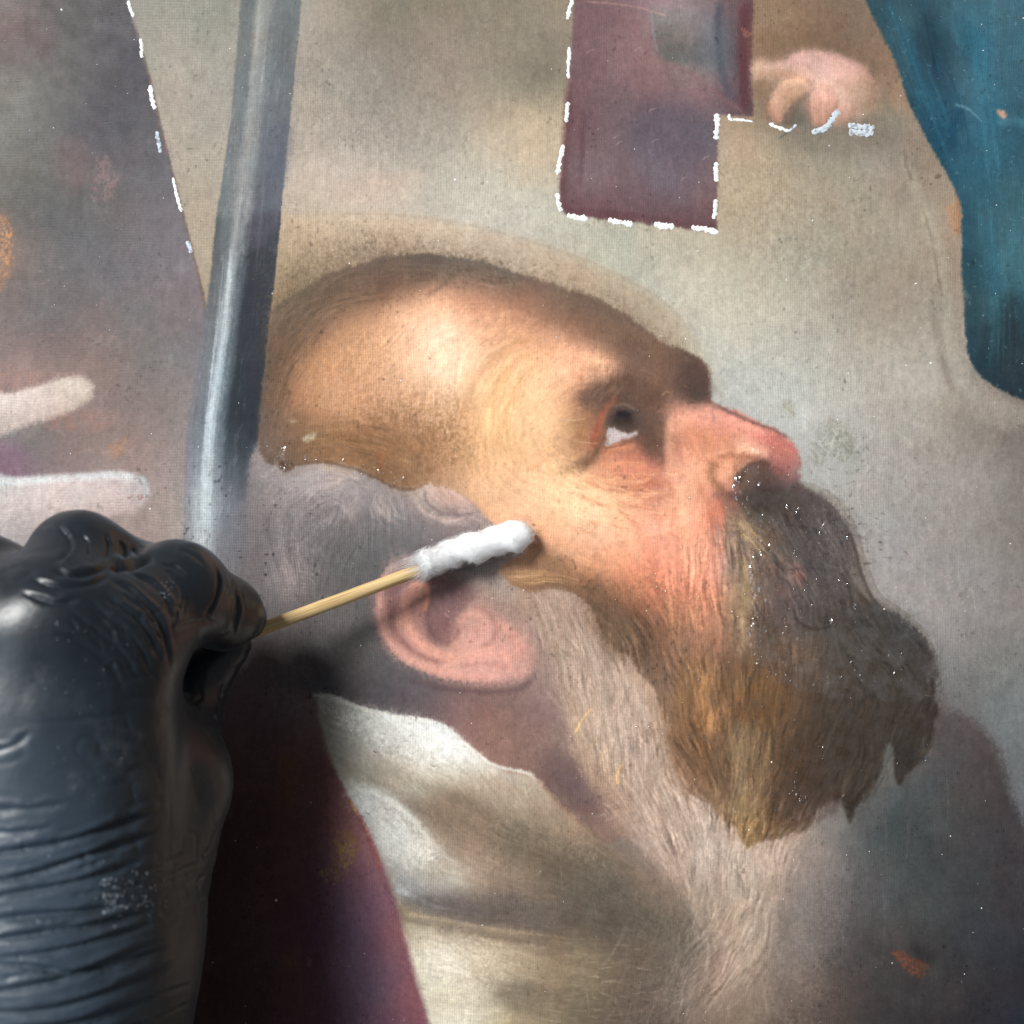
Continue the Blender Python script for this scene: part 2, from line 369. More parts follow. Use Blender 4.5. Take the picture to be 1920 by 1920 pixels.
# ---- painted hand at the upper right
HP = """1420 130 218 178 152;1470 120 202 162 150;1530 106 205 166 156;1560 130 228 178 167;1600 130 218 168 156;1510 130 218 172 160;1600 160 202 162 142;1635 172 170 138 118;1580 200 198 164 152;1540 150 218 178 166;
1420 152 192 156 130;1620 205 170 142 122;1480 150 176 140 118;1560 225 160 140 128;1440 180 130 108 88;1500 210 118 108 98"""
region("1413 114;1440 113;1468 112;1484 100;1512 94;1548 96;1585 106;1618 122;1640 148;1650 180;1640 210;1610 226;1572 236;1545 244;1530 240;1500 232;1470 236;1450 228;1438 200;1430 170;1413 168", HP, 6, 6, sat=.85, gain=.95)
region("1490 140;1514 146;1522 164;1508 180;1490 188;1476 210;1464 232;1450 228;1440 206;1444 184;1458 162;1474 146", "1500 155 206 168 144;1470 165 208 166 142;1455 195 210 166 148;1450 215 196 150 132;1490 178 176 140 114;1510 165 190 154 134", 5, 4, .85)
region("1540 156;1560 162;1570 180;1570 202;1558 222;1542 238;1526 236;1516 212;1516 188;1526 168", "1540 180 214 166 150;1530 200 204 154 138;1545 215 190 144 126;1560 190 200 154 138;1535 228 180 136 118", 5, 4, .85)
region("1572 172;1596 176;1606 196;1598 218;1580 236;1566 234;1562 214;1568 192", "1585 190 206 168 154;1578 210 194 152 138;1572 228 178 142 126;1596 200 190 154 140", 6, 4, .75)
stroke(pts("1520 172;1508 184;1494 194;1482 214;1472 232"), 4, 8, (116, 100, 88), .6, 6)
stroke(pts("1440 186;1436 206;1442 226"), 3, 3, (128, 100, 82), .5, 5)
stroke(pts("1516 186;1514 206;1520 230"), 3, 4, (130, 102, 88), .5, 5)
stroke(pts("1569 184;1566 206;1556 226"), 3, 4, (146, 112, 98), .5, 5)
stroke(pts("1606 196;1600 216;1588 234"), 4, 4, (150, 120, 104), .5, 6)
stroke(pts("1478 150;1500 142;1520 146;1545 150;1572 160"), 5, 4, (226, 184, 168), .45, 8)
stroke(pts("1480 108;1520 100;1570 108;1610 124"), 6, 5, (214, 168, 166), .5, 6)
patch("1414 150;1440 155;1430 185;1414 185", (126, 100, 80), 5, .7, 4)
dabs("1420 120;1520 100;1610 125;1640 170;1590 200;1500 140", 220, [(236, 192, 180), (180, 134, 112), (222, 160, 150)], (5, 16), .3, .6, 1.2, (.12, .35), 13)
patch("1440 246;1530 252;1620 245;1700 258;1650 290;1560 285;1470 270", (126, 116, 106), 14, .45, 8)
stroke(pts("1462 258;1475 250;1488 238"), 2, 1, (92, 100, 96), .8, 1.5)

patch("1413 60;1480 60;1560 70;1640 110;1670 160;1640 130;1580 96;1510 84;1470 100;1413 108", (112, 90, 72), 14, .55, 8)
stroke(pts("1416 140;1450 138;1490 142;1530 158"), 5, 4, (176, 134, 110), .5, 7)
stroke(pts("1560 150;1590 165;1606 190;1600 215"), 6, 6, (170, 134, 114), .5, 9)
stroke(pts("1612 140;1632 170;1630 205"), 8, 8, (150, 120, 100), .5, 11)
stroke(pts("1440 190;1448 216;1458 230"), 3, 3, (150, 112, 92), .6, 4)
stroke(pts("1480 155;1500 150;1514 156"), 5, 3, (230, 190, 160), .5, 6)
stroke(pts("1536 172;1546 176;1552 190"), 5, 4, (232, 182, 164), .5, 6)

# ---- blue cloak
BL = """1660 30 40 88 108;1700 40 46 100 122;1730 40 40 80 98;1800 50 57 117 142;1860 20 64 120 142;1750 130 40 80 100;1820 150 57 115 142;1900 100 52 112 140;1720 180 40 88 112;1800 220 50 110 140;
1850 280 46 112 142;1760 260 34 87 116;1800 330 37 102 132;1900 250 41 101 128;1900 350 52 108 128;1840 400 42 98 122;1820 480 40 88 110;1900 450 58 118 137;1850 520 42 95 117;1920 520 62 122 141;
1830 600 47 88 104;1895 610 42 62 72;1840 660 40 70 86;1900 690 40 64 78;1830 560 52 94 109;2000 300 46 104 130;2000 700 40 66 80;1740 100 34 70 88;1700 120 44 94 116;1770 40 50 104 128;1960 0 52 110 134"""
region("1590 -90;1623 2;1652 62;1680 120;1703 190;1735 255;1762 302;1786 345;1802 385;1804 450;1805 520;1810 600;1814 655;1828 690;1856 718;1890 737;1925 750;2080 790;2080 -160;1600 -160", BL, 2.2, 3, sat=.72, gain=.86)
for g, n, c in ((["1720 0;1745 120;1760 200;1768 300", "1760 0;1770 120;1800 220;1810 320"], 60, [(26, 60, 78), (34, 70, 90)]),
                (["1790 0;1815 120;1830 260;1850 380", "1850 0;1855 120;1880 260;1890 400"], 90, [(66, 120, 140), (54, 106, 128), (46, 94, 118)]),
                (["1830 380;1840 500;1850 600;1840 700", "1915 380;1915 500;1925 600;1930 700"], 80, [(58, 110, 128), (46, 88, 106), (64, 116, 130)]),
                (["1660 20;1700 120;1740 220;1790 340", "1700 20;1730 120;1770 220;1810 350"], 60, [(54, 110, 134), (40, 90, 116), (30, 72, 96)])):
    hairs(g, n, c, (5, 2.5), (.1, .3), 10, (.2, .6), 3, .3, n)
stroke(pts("1788 195;1815 205;1835 222;1840 228"), 3, 1, (116, 160, 178), .5, 2)
stroke(pts("1865 230;1900 226;1930 232"), 8, 8, (80, 130, 150), .35, 8)
stroke(pts("1800 200;1790 240;1785 280"), 9, 5, (26, 66, 92), .5, 9)
patch("1880 570;1930 560;1940 640;1900 660;1878 620", (38, 50, 60), 12, .7, 10, .4)
patch("1866 206;1880 208;1888 218;1880 222;1870 215", (196, 150, 128), 1.5, .85, 4)
dabs("1650 0;1920 0;1920 740;1830 680;1800 380;1700 180", 800, [(110, 160, 178), (150, 180, 190), (26, 62, 82)], (2, 10), 1.2, .9, .9, (.15, .55), 14)

# ---- head: skull, brow and cheek
HEAD = """530 590 122 102 82;580 560 110 92 74;640 530 108 88 72;700 520 108 87 74;760 510 110 90 77;830 505 114 97 84;900 510 120 104 92;960 525 127 110 94;520 640 108 86 67;560 640 117 91 69;600 600 120 93 73;
660 560 117 89 69;720 545 114 85 65;780 535 128 97 74;505 700 98 80 62;540 700 138 102 72;580 680 168 124 87;620 650 183 137 100;680 610 198 152 114;740 580 208 160 122;800 560 218 167 127;860 555 206 151 113;
920 555 176 129 99;980 560 151 111 86;560 740 168 122 87;620 720 198 150 110;700 680 215 167 124;780 640 235 187 147;830 640 245 204 169;840 680 247 208 168;880 620 238 182 140;940 600 216 159 119;1000 590 176 129 99;
1060 590 141 109 87;1120 600 121 96 79;1180 630 116 93 79;1240 670 121 95 79;1290 690 92 72 63;1300 720 86 67 61;1300 750 92 74 67;1326 700 112 86 71;560 790 142 106 76;620 780 182 136 99;700 750 207 159 119;760 720 227 181 139;
850 740 240 196 149;900 700 242 193 143;960 660 232 179 131;1020 650 227 171 129;1080 650 202 149 116;1140 650 151 116 93;1180 680 126 99 83;1220 720 131 99 81;530 830 122 97 80;600 830 152 113 81;680 830 156 116 81;740 800 177 133 96;
800 800 197 151 111;850 800 217 171 123;900 780 240 191 136;960 740 247 201 146;1010 720 247 201 149;1060 700 240 186 143;1100 690 222 166 126;1150 690 171 131 101;560 860 127 100 74;650 865 152 113 73;720 890 142 106 71;780 870 162 121 86;
840 860 192 146 103;900 850 227 176 121;960 820 242 193 136;1010 790 247 201 146;1050 760 232 181 131;1070 800 202 156 111;1080 840 187 141 101;1090 720 200 145 108;850 910 197 156 116;900 910 227 179 131;960 890 242 191 139;
1020 880 240 189 139;1080 905 246 196 141;1140 935 249 196 146;1100 960 249 204 157;1050 960 247 196 146;980 950 240 191 146;930 960 227 176 131;1040 1010 240 181 136;1000 1040 205 152 112;1180 940 242 176 131;1220 960 237 166 131;
1180 1000 244 186 146;1250 1000 242 166 136;1120 1010 247 186 146;1150 1060 237 166 126;1080 1060 207 151 111;1040 1060 152 116 86;1220 1060 240 151 119;1280 1050 240 151 121;1200 1100 217 141 106;1120 1100 152 111 81;1150 1150 121 93 69;
1250 1120 217 136 109;1300 1100 237 151 121;1150 872 224 151 116;1200 870 212 136 106;1180 900 207 136 103;1115 885 212 154 114;1230 880 197 126 101;1240 920 207 141 113;1150 740 101 77 67;1200 740 96 75 67;1110 740 142 106 83;
1230 780 97 79 69;1240 830 112 83 71;1090 780 176 130 93;1270 780 228 161 131;1300 775 238 166 141;1350 790 238 161 139;1400 810 231 151 129;1440 830 223 136 119;1470 850 207 126 113;1490 870 165 107 100;1490 900 132 93 89;1300 810 222 149 116;
1330 830 207 141 106;1355 805 231 151 126;1400 835 242 181 151;1380 840 227 161 126;1350 860 232 166 131;1290 850 237 166 131;1300 900 237 171 131;1270 900 240 176 141;1320 930 217 151 116;1280 960 244 179 139;1300 1000 242 166 136;1340 980 217 136 111;
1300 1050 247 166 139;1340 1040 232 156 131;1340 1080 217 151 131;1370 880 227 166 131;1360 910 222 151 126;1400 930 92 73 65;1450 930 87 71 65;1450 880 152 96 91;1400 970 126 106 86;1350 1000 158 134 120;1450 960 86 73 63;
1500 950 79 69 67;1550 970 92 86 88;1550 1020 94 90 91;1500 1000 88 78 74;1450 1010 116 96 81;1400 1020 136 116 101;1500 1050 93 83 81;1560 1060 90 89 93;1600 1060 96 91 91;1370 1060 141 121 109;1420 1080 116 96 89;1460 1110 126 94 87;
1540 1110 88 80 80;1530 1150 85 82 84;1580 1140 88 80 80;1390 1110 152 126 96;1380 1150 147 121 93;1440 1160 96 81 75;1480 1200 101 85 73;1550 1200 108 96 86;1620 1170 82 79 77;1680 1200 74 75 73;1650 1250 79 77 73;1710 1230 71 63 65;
1740 1260 63 53 55;1720 1300 56 51 51;1600 1250 96 85 79;1540 1260 106 89 75;1460 1250 112 89 71;1400 1220 127 101 77;1350 1180 172 126 99;1330 1130 207 141 113;1290 1150 197 141 113;1250 1170 152 113 89;1200 1170 112 87 67;1150 1180 114 89 69;
1220 1220 122 97 76;1280 1220 152 116 91;1330 1250 162 121 91;1300 1300 167 126 81;1330 1320 192 141 96;1260 1290 142 111 86;1360 1290 132 99 67;1420 1300 127 96 61;1400 1350 122 91 63;1500 1300 106 85 67;1560 1310 90 74 58;1480 1350 96 75 57;
1560 1370 79 63 49;1620 1330 76 65 55;1640 1380 63 55 45;1700 1350 56 49 47;1720 1390 51 47 43;1690 1430 49 45 45;1600 1430 63 55 45;1540 1450 73 59 51;1480 1430 93 71 53;1420 1420 127 101 73;1380 1400 142 119 91;1330 1390 127 96 66;1340 1440 132 99 69;
1300 1430 137 106 79;1390 1480 152 129 99;1430 1480 112 86 63;1480 1500 83 63 49;1440 1540 110 83 53;1400 1560 132 103 63;1490 1540 89 66 49;1300 1470 142 111 86;1150 580 112 90 74;1220 640 112 90 76"""
OUTL = """500 640;508 605;522 575;560 545;610 517;660 498;720 482;790 476;860 484;930 498;1000 522;1060 540;1110 556;1160 582;1205 612;1245 642;1280 656;1312 668;1328 686;1331 715;1334 752;1362 762;1400 780;1440 800;1472 816;1492 838;1500 868;1497 900;
1510 914;1540 932;1570 958;1592 995;1607 1035;1618 1080;1634 1115;1660 1140;1695 1160;1728 1188;1746 1218;1757 1250;1753 1290;1757 1335;1748 1385;1728 1425;1700 1448;1680 1466;1672 1420;1660 1455;1635 1478;1612 1500;1590 1540;1582 1510;1560 1530;1520 1548;1495 1562;1460 1572;1420 1578;1400 1582;
1385 1560;1350 1530;1320 1500;1285 1482;1270 1450;1255 1400;1240 1340;1225 1290;1190 1250;1160 1220;1125 1190;1110 1150;1080 1115;1030 1102;990 1110;950 1090;935 1070;950 1050;985 1030;960 1005;925 985;905 960;860 925;800 905;770 915;730 908;700 892;660 876;610 866;570 868;530 874;490 858;484 800;492 720"""
# cleaned, greyer paint first: hair behind the ear, neck, beard
GREY = """500 880 130 122 124;560 900 142 134 137;620 890 147 138 140;600 950 122 116 120;520 950 117 110 114;680 930 127 120 124;740 930 137 127 127;800 930 167 147 140;850 950 152 132 130;700 980 107 104 108;640 1000 102 100 104;560 1020 110 106 112;
540 1080 132 124 127;510 1050 110 105 111;600 1060 96 94 98;700 1030 92 92 96;780 980 112 106 110;860 1000 117 107 110;650 1100 92 90 94;560 1130 96 92 96;680 1150 88 86 90;700 1220 88 86 90;720 1260 82 80 86;640 1250 88 84 88;600 1200 94 90 94;
800 1290 94 86 92;760 1290 87 82 90;500 1120 100 95 100;480 1180 98 92 98;850 1310 118 92 92;900 1320 125 95 92;950 1340 128 98 92;1000 1330 130 102 98;1050 1300 140 117 110;880 1380 135 100 95;950 1400 132 100 92;1000 1420 126 96 89;1050 1400 130 105 98;
1040 1450 112 88 84;1080 1470 106 84 84;1120 1490 108 86 84;1080 1510 108 86 82;940 1440 136 103 94;1100 1540 118 94 86;900 1000 125 112 112;950 1100 150 130 122;550 1250 100 92 96;1050 1200 150 130 120;600 1290 90 86 92;480 1300 100 86 92;1000 1100 150 125 112"""
region("474 845;540 850;700 870;900 900;1010 1020;1080 1080;1150 1200;1200 1400;1180 1560;1100 1570;1000 1470;900 1430;820 1370;700 1335;590 1310;420 1340;430 1200;455 1050", GREY, 5, 5, sat=.8, gain=1.08)
hairs(["500 900;560 880;640 890;690 930", "510 960;570 930;640 950;680 990"], 60, [(176, 168, 168), (150, 142, 146)], (1.5, .7), (.15, .4), 6, (.3, .8), 5, .5, 31)
hairs(["500 980;520 1040;540 1090;548 1130", "580 960;575 1020;565 1070;560 1120"], 100, [(168, 160, 160), (140, 134, 138), (96, 92, 98)], (1.5, .7), (.12, .4), 6, (.3, .8), 4, .5, 32)
stroke(pts("497 960;508 1010;520 1060;536 1100"), 5, 3, (86, 80, 86), .35, 5)
hairs(["690 925;700 950;715 970;730 975", "740 915;742 945;756 965;775 972"], 30, [(190, 178, 172), (160, 150, 150)], (1.4, .6), (.2, .5), 4, (.4, .9), 3, .5, 33)
region("800 908;830 902;860 918;885 945;880 962;850 955;822 948;806 930", "820 920 190 164 154;860 940 198 168 158;840 945 176 150 142;870 955 184 160 152", 5, 4, .9)
stroke(pts("795 915;800 940;820 958;860 966;890 962"), 3, 3, (120, 108, 112), .6, 3)
stroke(pts("776 905;780 935;796 960;830 975"), 3, 3, (180, 166, 162), .5, 3, .6, .4)
hairs(["600 870;640 880;690 890", "610 900;650 905;690 915"], 30, [(200, 176, 150), (186, 168, 150)], (1.2, .6), (.2, .5), 4, (.3, .7), 3, .5, 34)

# ---- cleaned beard
BD = """1050 1150 167 142 127;1100 1180 167 142 130;1060 1230 162 142 127;1100 1260 174 152 140;1150 1230 156 134 120;1200 1260 174 152 140;1150 1310 184 160 144;1080 1320 175 150 132;1220 1330 180 157 144;1270 1350 160 132 106;1100 1380 186 161 143;
1170 1390 192 170 154;1230 1400 172 150 137;1150 1440 177 152 134;1200 1470 187 167 154;1260 1480 177 157 144;1290 1500 192 172 160;1180 1500 162 138 124;1220 1540 182 162 152;1300 1560 198 178 166;1350 1550 182 164 152;1260 1600 180 160 150;
1340 1640 182 164 152;1300 1680 167 148 134;1420 1600 192 174 162;1400 1650 174 164 154;1440 1650 168 152 142;1350 1720 162 142 124;1420 1720 188 168 150;1450 1720 144 128 118;1300 1750 127 117 107;1400 1800 168 148 130;1340 1800 122 102 94;
1440 1820 124 108 98;1280 1800 120 110 98;1320 1850 117 100 90;1380 1850 134 114 100;1300 1900 112 97 87;1400 1900 117 100 86;1250 1700 120 108 98;1240 1900 96 84 76;1050 1130 170 146 132;1000 1130 165 140 126;1300 2050 90 78 70"""
region("960 1110;1020 1100;1090 1110;1200 1150;1300 1350;1420 1500;1500 1560;1490 1600;1475 1660;1462 1740;1450 1830;1440 1940;1430 2080;1250 2080;1270 1900;1290 1760;1270 1690;1210 1620;1150 1540;1110 1480;1075 1420;1062 1360;1050 1300;1030 1220;1000 1180;970 1150", BD, 9, 12)

# ---- white collar
CO = """600 1310 172 174 172;620 1340 156 153 147;640 1400 170 170 164;700 1340 207 214 212;780 1360 217 222 224;840 1385 227 232 234;700 1400 197 197 192;780 1420 203 203 195;860 1420 217 217 212;900 1440 206 201 191;960 1455 182 172 162;1000 1470 180 167 152;
660 1450 182 180 169;720 1460 167 160 150;780 1460 197 192 180;840 1460 187 177 162;880 1500 152 137 122;960 1520 152 137 120;1040 1530 152 134 117;1080 1570 142 122 104;650 1490 197 202 200;700 1490 203 208 208;740 1520 187 182 174;780 1500 152 142 132;
800 1540 142 130 117;880 1550 130 118 102;950 1580 114 106 94;1020 1560 132 118 102;1090 1600 114 102 90;1150 1620 102 97 87;700 1550 208 213 213;750 1560 208 211 208;800 1580 182 174 162;740 1600 201 199 193;790 1600 198 195 187;850 1610 167 154 142;
900 1600 152 134 120;980 1640 142 124 110;1060 1640 107 98 88;1150 1680 90 84 76;1220 1650 122 110 100;730 1650 162 157 152;800 1640 172 167 157;860 1640 192 187 174;900 1660 147 134 122;760 1672 167 170 174;800 1690 152 150 150;760 1702 152 140 122;
850 1690 120 112 110;950 1690 114 106 102;1050 1700 100 92 86;1150 1740 87 80 74;1250 1720 97 90 80;770 1740 180 170 152;830 1730 137 124 110;900 1740 127 114 102;1000 1745 120 106 94;1060 1770 114 100 86;800 1770 207 200 182;900 1770 177 162 142;
980 1780 162 147 127;1100 1790 127 114 97;1200 1780 102 90 80;820 1800 217 214 202;850 1840 207 202 184;900 1820 182 170 150;960 1830 167 154 134;1040 1820 142 127 107;1150 1840 107 96 84;830 1880 207 202 184;900 1890 187 180 162;960 1870 137 127 112;
1000 1890 142 130 112;1080 1880 117 106 90;1180 1880 97 86 78;1250 1880 94 84 76;940 1910 172 160 132;860 1910 217 214 202;900 2050 190 180 160;1100 2050 110 100 88;1050 1600 112 102 90;1180 1600 118 104 92"""
region("588 1302;622 1305;670 1325;730 1340;800 1350;840 1364;880 1398;930 1436;985 1448;1012 1465;1050 1508;1090 1543;1130 1580;1190 1625;1240 1660;1280 1690;1310 1740;1312 1800;1290 1860;1280 1960;1270 2080;860 2080;806 1925;790 1880;770 1820;740 1700;712 1625;685 1555;655 1505;626 1450;603 1390;590 1340", CO, 4, 4)
m, x0, y0 = mask(pts("1200 1600;1280 1660;1330 1740;1330 1830;1300 1960;1260 1960;1280 1820;1270 1720;1220 1650"), 12, 14)
# folds of the collar
stroke(pts("600 1306;660 1322;730 1342;800 1352;838 1366"), 3, 4, (228, 232, 230), .6, 3, 1.5, .4)
stroke(pts("700 1345;780 1372;840 1396;900 1432"), 16, 10, (232, 236, 238), .45, 14, 1, .3)
stroke(pts("640 1470;690 1478;730 1500;770 1532;800 1570;830 1600;862 1625"), 9, 5, (214, 216, 212), .5, 7, 1.4, .4)
stroke(pts("742 1494;790 1520;830 1552;880 1590"), 6, 4, (122, 108, 94), .45, 8)
stroke(pts("720 1450;800 1472;860 1500;940 1540;1030 1600"), 9, 14, (124, 112, 98), .35, 12)
stroke(pts("740 1668;775 1680;810 1698;850 1706"), 5, 2, (196, 204, 212), .7, 4, 1)
stroke(pts("738 1700;800 1718;900 1742;1000 1752;1080 1762"), 4, 3, (158, 138, 112), .5, 4, .6, .5)
stroke(pts("745 1720;820 1738;900 1752;1000 1768"), 4, 6, (104, 92, 80), .4, 6)
stroke(pts("770 1790;820 1786;850 1800;870 1830"), 10, 8, (224, 222, 212), .5, 9, 1, .3)
stroke(pts("820 1850;880 1862;950 1885"), 12, 8, (214, 208, 192), .35, 10, 1, .3)
stroke(pts("930 1855;1000 1862;1080 1866"), 14, 10, (112, 102, 88), .35, 12)
stroke(pts("940 1446;985 1452;1012 1468;1050 1512;1092 1548"), 2.5, 2.5, (160, 116, 92), .4, 3, 0, .3)
dabs("760 1710;1200 1780;1250 1900;820 1900", 420, [(214, 204, 182), (110, 98, 82), (180, 166, 146)], (10, 44), .14, .18, 1.4, (.08, .28), 41)
dabs("640 1330;850 1380;1000 1480;860 1520;700 1470", 300, [(236, 238, 238), (180, 172, 160), (214, 210, 200)], (6, 26), .5, .5, 1.4, (.1, .3), 42)
dabs("680 1490;760 1520;850 1620;740 1640", 240, [(234, 236, 234), (190, 184, 174)], (6, 26), .8, .4, 1.4, (.1, .3), 43)
dabs("850 1500;1180 1620;1250 1720;900 1700;880 1600", 420, [(160, 142, 124), (84, 78, 68), (146, 128, 114)], (8, 34), .4, .4, 1.4, (.08, .26), 44)
for x, y in ((727, 1518), (690, 1525), (812, 1436), (720, 1375), (705, 1410), (680, 1530)):
    stroke([(x-5, y-3), (x, y+1), (x+5, y)], 1.4, .6, (74, 66, 62), .75, 1)
stroke(pts("786 1548;784 1556;788 1564;793 1556;790 1546;786 1550"), 1.8, 1.5, (128, 126, 114), .6, 1.5)

# ---- lower violet robe
RV = """700 1700 104 68 88;690 1600 132 82 92;720 1800 98 62 82;700 1860 82 62 84;660 1750 84 60 84;640 1650 96 62 82;600 1550 96 60 68;620 1450 104 64 66;560 1400 92 62 66;500 1500 80 52 56;520 1650 80 50 56;560 1750 84 52 66;600 1850 88 54 66;
480 1850 74 48 50;450 1600 74 50 54;760 1880 112 62 76;740 1750 120 70 82;650 1550 124 76 80;480 1350 84 62 70;540 1330 92 76 82;580 1350 100 78 82;400 1900 66 44 48;640 1900 84 54 76;700 2050 80 52 72;400 1400 80 60 64"""
region("420 1300;520 1290;588 1306;598 1350;612 1400;632 1452;662 1506;692 1560;716 1625;742 1705;770 1815;790 1880;806 1930;860 2080;330 2080;330 1500", RV, 2.6, 4, sat=.66, gain=1.28, tint=(1.0, 1.0, 1.0))
stroke(pts("660 1510;690 1562;715 1628;742 1712;768 1810;800 1920"), 7, 9, (124, 78, 92), .45, 7, 0, .3)
stroke(pts("655 1500;672 1530"), 3, 2, (206, 130, 60), .8, 2)
stroke(pts("672 1530;690 1560;706 1610;714 1635"), 2, 1.5, (190, 100, 70), .6, 2)
patch("520 1430;550 1415;566 1450;548 1490;525 1470", (120, 88, 58), 4, .6, 9, 1.2)
patch("520 1480;560 1500;548 1520;510 1495", (116, 84, 56), 4, .5, 9, 1.2)
patch("635 1560;668 1565;672 1595;655 1625;640 1650;610 1655;600 1640;622 1625;628 1590", (152, 122, 84), 3, .85, 12, 1.0)
patch("640 1590;664 1580;660 1612;640 1635", (172, 146, 104), 3, .6, 10, 1.2)
patch("520 1800;550 1780;566 1800;545 1822", (126, 92, 62), 4, .55, 9, 1.2)
patch("575 1795;584 1800;580 1812;574 1806", (150, 110, 110), 2, .6, 4, 1)
dabs("560 1380;690 1600;760 1880;620 1900;560 1600", 420, [(150, 104, 116), (70, 46, 62), (126, 84, 100)], (3, 14), .1, .8, 1.0, (.12, .4), 45)

# ---- head itself
region(OUTL, HEAD, 3.2, 8, sat=.88, gain=.965, tint=(1.0, .985, 1.02))  # moustache greys partly carry the reflection on the wet gel
# beard and moustache edges feathered into the wall
dabs("1690 1150;1740 1190;1765 1250;1755 1300;1700 1200", 240, [(72, 64, 64), (96, 90, 90), (140, 136, 134)], (4, 16), 1.0, .7, 1.2, (.2, .6), 46)
# ---- modelling of the face
SKIN_ARC = lambda x, y: math.atan2(y-900, x-1150)+math.pi/2
dabs("560 760;640 660;760 590;900 570;1040 610;1080 680;1060 760;1040 860;900 900;840 850;800 780", 2600,
     [(250, 212, 170), (206, 156, 112), (238, 190, 146), (176, 128, 90)], (10, 40), SKIN_ARC, .2, 1.5, (.05, .2), 51, .6)
dabs("960 900;1100 890;1250 930;1330 1060;1220 1130;1080 1060;1010 1030", 1000, [(252, 208, 162), (226, 150, 116), (250, 190, 150)], (8, 28), -.5, .5, 1.5, (.06, .22), 52, .6)
hairs(["900 830;905 750;935 690;990 655", "960 840;962 770;985 715;1040 672"], 110, [(252, 214, 164), (204, 152, 104), (246, 200, 148)], (1.6, .8), (.12, .4), 5, (.3, .8), 2, .9, 53)
stroke(pts("868 800;880 740;910 690;960 650;1010 632"), 6, 5, (196, 146, 104), .4, 7)
stroke(pts("925 800;930 740;955 695;1000 660;1050 645"), 5, 4, (208, 156, 112), .35, 6)
stroke(pts("820 610;840 650;850 700;840 740"), 18, 12, (252, 218, 186), .4, 18, .6)
stroke(pts("1040 668;1070 660;1110 668;1140 690"), 9, 7, (240, 186, 152), .5, 9, .6)
stroke(pts("990 585;1060 598;1130 612;1200 640;1270 672"), 16, 14, (122, 92, 74), .35, 16)
stroke(pts("1088 715;1092 700;1090 690"), 3, 2, (170, 110, 80), .6, 3)
# brow and socket
patch("1082 748;1104 728;1140 712;1180 704;1222 712;1246 736;1250 772;1243 806;1240 850;1244 868;1226 864;1206 842;1202 800;1190 772;1160 758;1130 756;1106 764", (98, 76, 66), 10, .85, 7)
hairs(["1088 752;1110 730;1136 715", "1150 760;1170 730;1190 708"], 50, [(80, 62, 54), (128, 100, 84), (150, 118, 98)], (1.5, .7), (.2, .5), 4, (.3, .8), 2, .5, 54)
hairs(["1110 726;1122 706;1135 690", "1165 722;1165 702;1168 682"], 36, [(200, 158, 130), (160, 122, 100)], (1.4, .7), (.2, .5), 4, (.3, .8), 2, .5, 55)
patch("1158 746;1142 754;1127 770;1113 800;1105 838;1118 844;1128 818;1135 788;1147 766", (158, 98, 78), 4.5, .65, 4)
stroke(pts("1108 838;1120 800;1134 770"), 4, 3, (150, 84, 64), .5, 5)
stroke(pts("1104 770;1092 800;1090 830"), 8, 9, (168, 122, 86), .4, 8)
patch("1146 766;1165 756;1186 760;1202 780;1206 806;1198 816;1180 816;1160 812;1142 806;1134 812;1136 786", (88, 74, 68), 3, .85, 2)
patch("1144 780;1158 768;1178 768;1194 782;1193 800;1178 811;1160 809;1146 800", (74, 62, 58), 4, .85, 1)
stroke(pts("1150 762;1172 758;1194 770"), 3, 3, (128, 104, 90), .6, 3)
patch("1152 782;1162 771;1178 771;1186 782;1182 794;1166 796;1154 792", (50, 42, 42), 4, .85, 1)
patch("1156 778;1165 771;1178 773;1182 781;1168 782", (36, 33, 40), 2.5, .9, 1)
patch("1138 806;1150 803;1164 809;1180 813;1192 808;1195 813;1184 820;1168 824;1152 831;1134 837;1136 824", (196, 190, 194), 2.2, .9, 2)
hairs(["1136 812;1150 816;1165 822", "1140 834;1155 828;1190 812"], 26, [(232, 228, 234), (176, 168, 178), (150, 138, 140)], (1.2, .7), (.2, .5), 2, (.3, .8), 1, .5, 56)
stroke(pts("1136 812;1130 826;1121 843;1110 858;1096 870;1070 882"), 4, 12, (100, 76, 62), .75, 10)
stroke(pts("1046 886;1070 882;1092 872"), 7, 7, (150, 112, 82), .5, 8)
stroke(pts("1128 848;1150 842;1175 838;1195 834"), 5, 4, (206, 140, 108), .65, 6, .6)
stroke(pts("1132 840;1155 838;1180 828"), 1.5, 1.5, (128, 92, 74), .6, 2)
stroke(pts("1120 868;1150 872;1185 868;1215 872"), 6, 4, (224, 156, 118), .55, 5, .5)
hairs(["1110 875;1150 882;1200 882;1238 870", "1120 900;1160 912;1205 912;1240 896"], 110, [(190, 120, 92), (232, 170, 134), (170, 104, 80)], (1.5, .8), (.12, .4), 4, (.2, .6), 2, .5, 57)
stroke(pts("1238 790;1236 820;1240 850;1246 872"), 5, 4, (112, 84, 72), .55, 4)
stroke(pts("1262 780;1256 810;1254 840;1258 870;1258 900"), 9, 8, (240, 180, 146), .5, 9, .5)
stroke(pts("1048 787;1075 788;1098 785"), 1.2, .6, (216, 190, 156), .6, 1); stroke(pts("1080 827;1100 830;1125 832"), 1, .6, (206, 176, 150), .6, 1)
stroke(pts("1240 742;1250 734;1260 740"), 1.5, 1, (176, 140, 118), .6, 1.5)
patch("1276 692;1296 681;1320 688;1330 712;1332 752;1312 757;1294 746;1282 718", (82, 66, 62), 5, .75, 4)
dabs("1150 600;1260 650;1300 690;1260 740;1160 680;1080 620", 420, [(150, 118, 98), (96, 74, 62), (130, 100, 84)], (4, 16), .5, .5, 1.3, (.1, .35), 58)
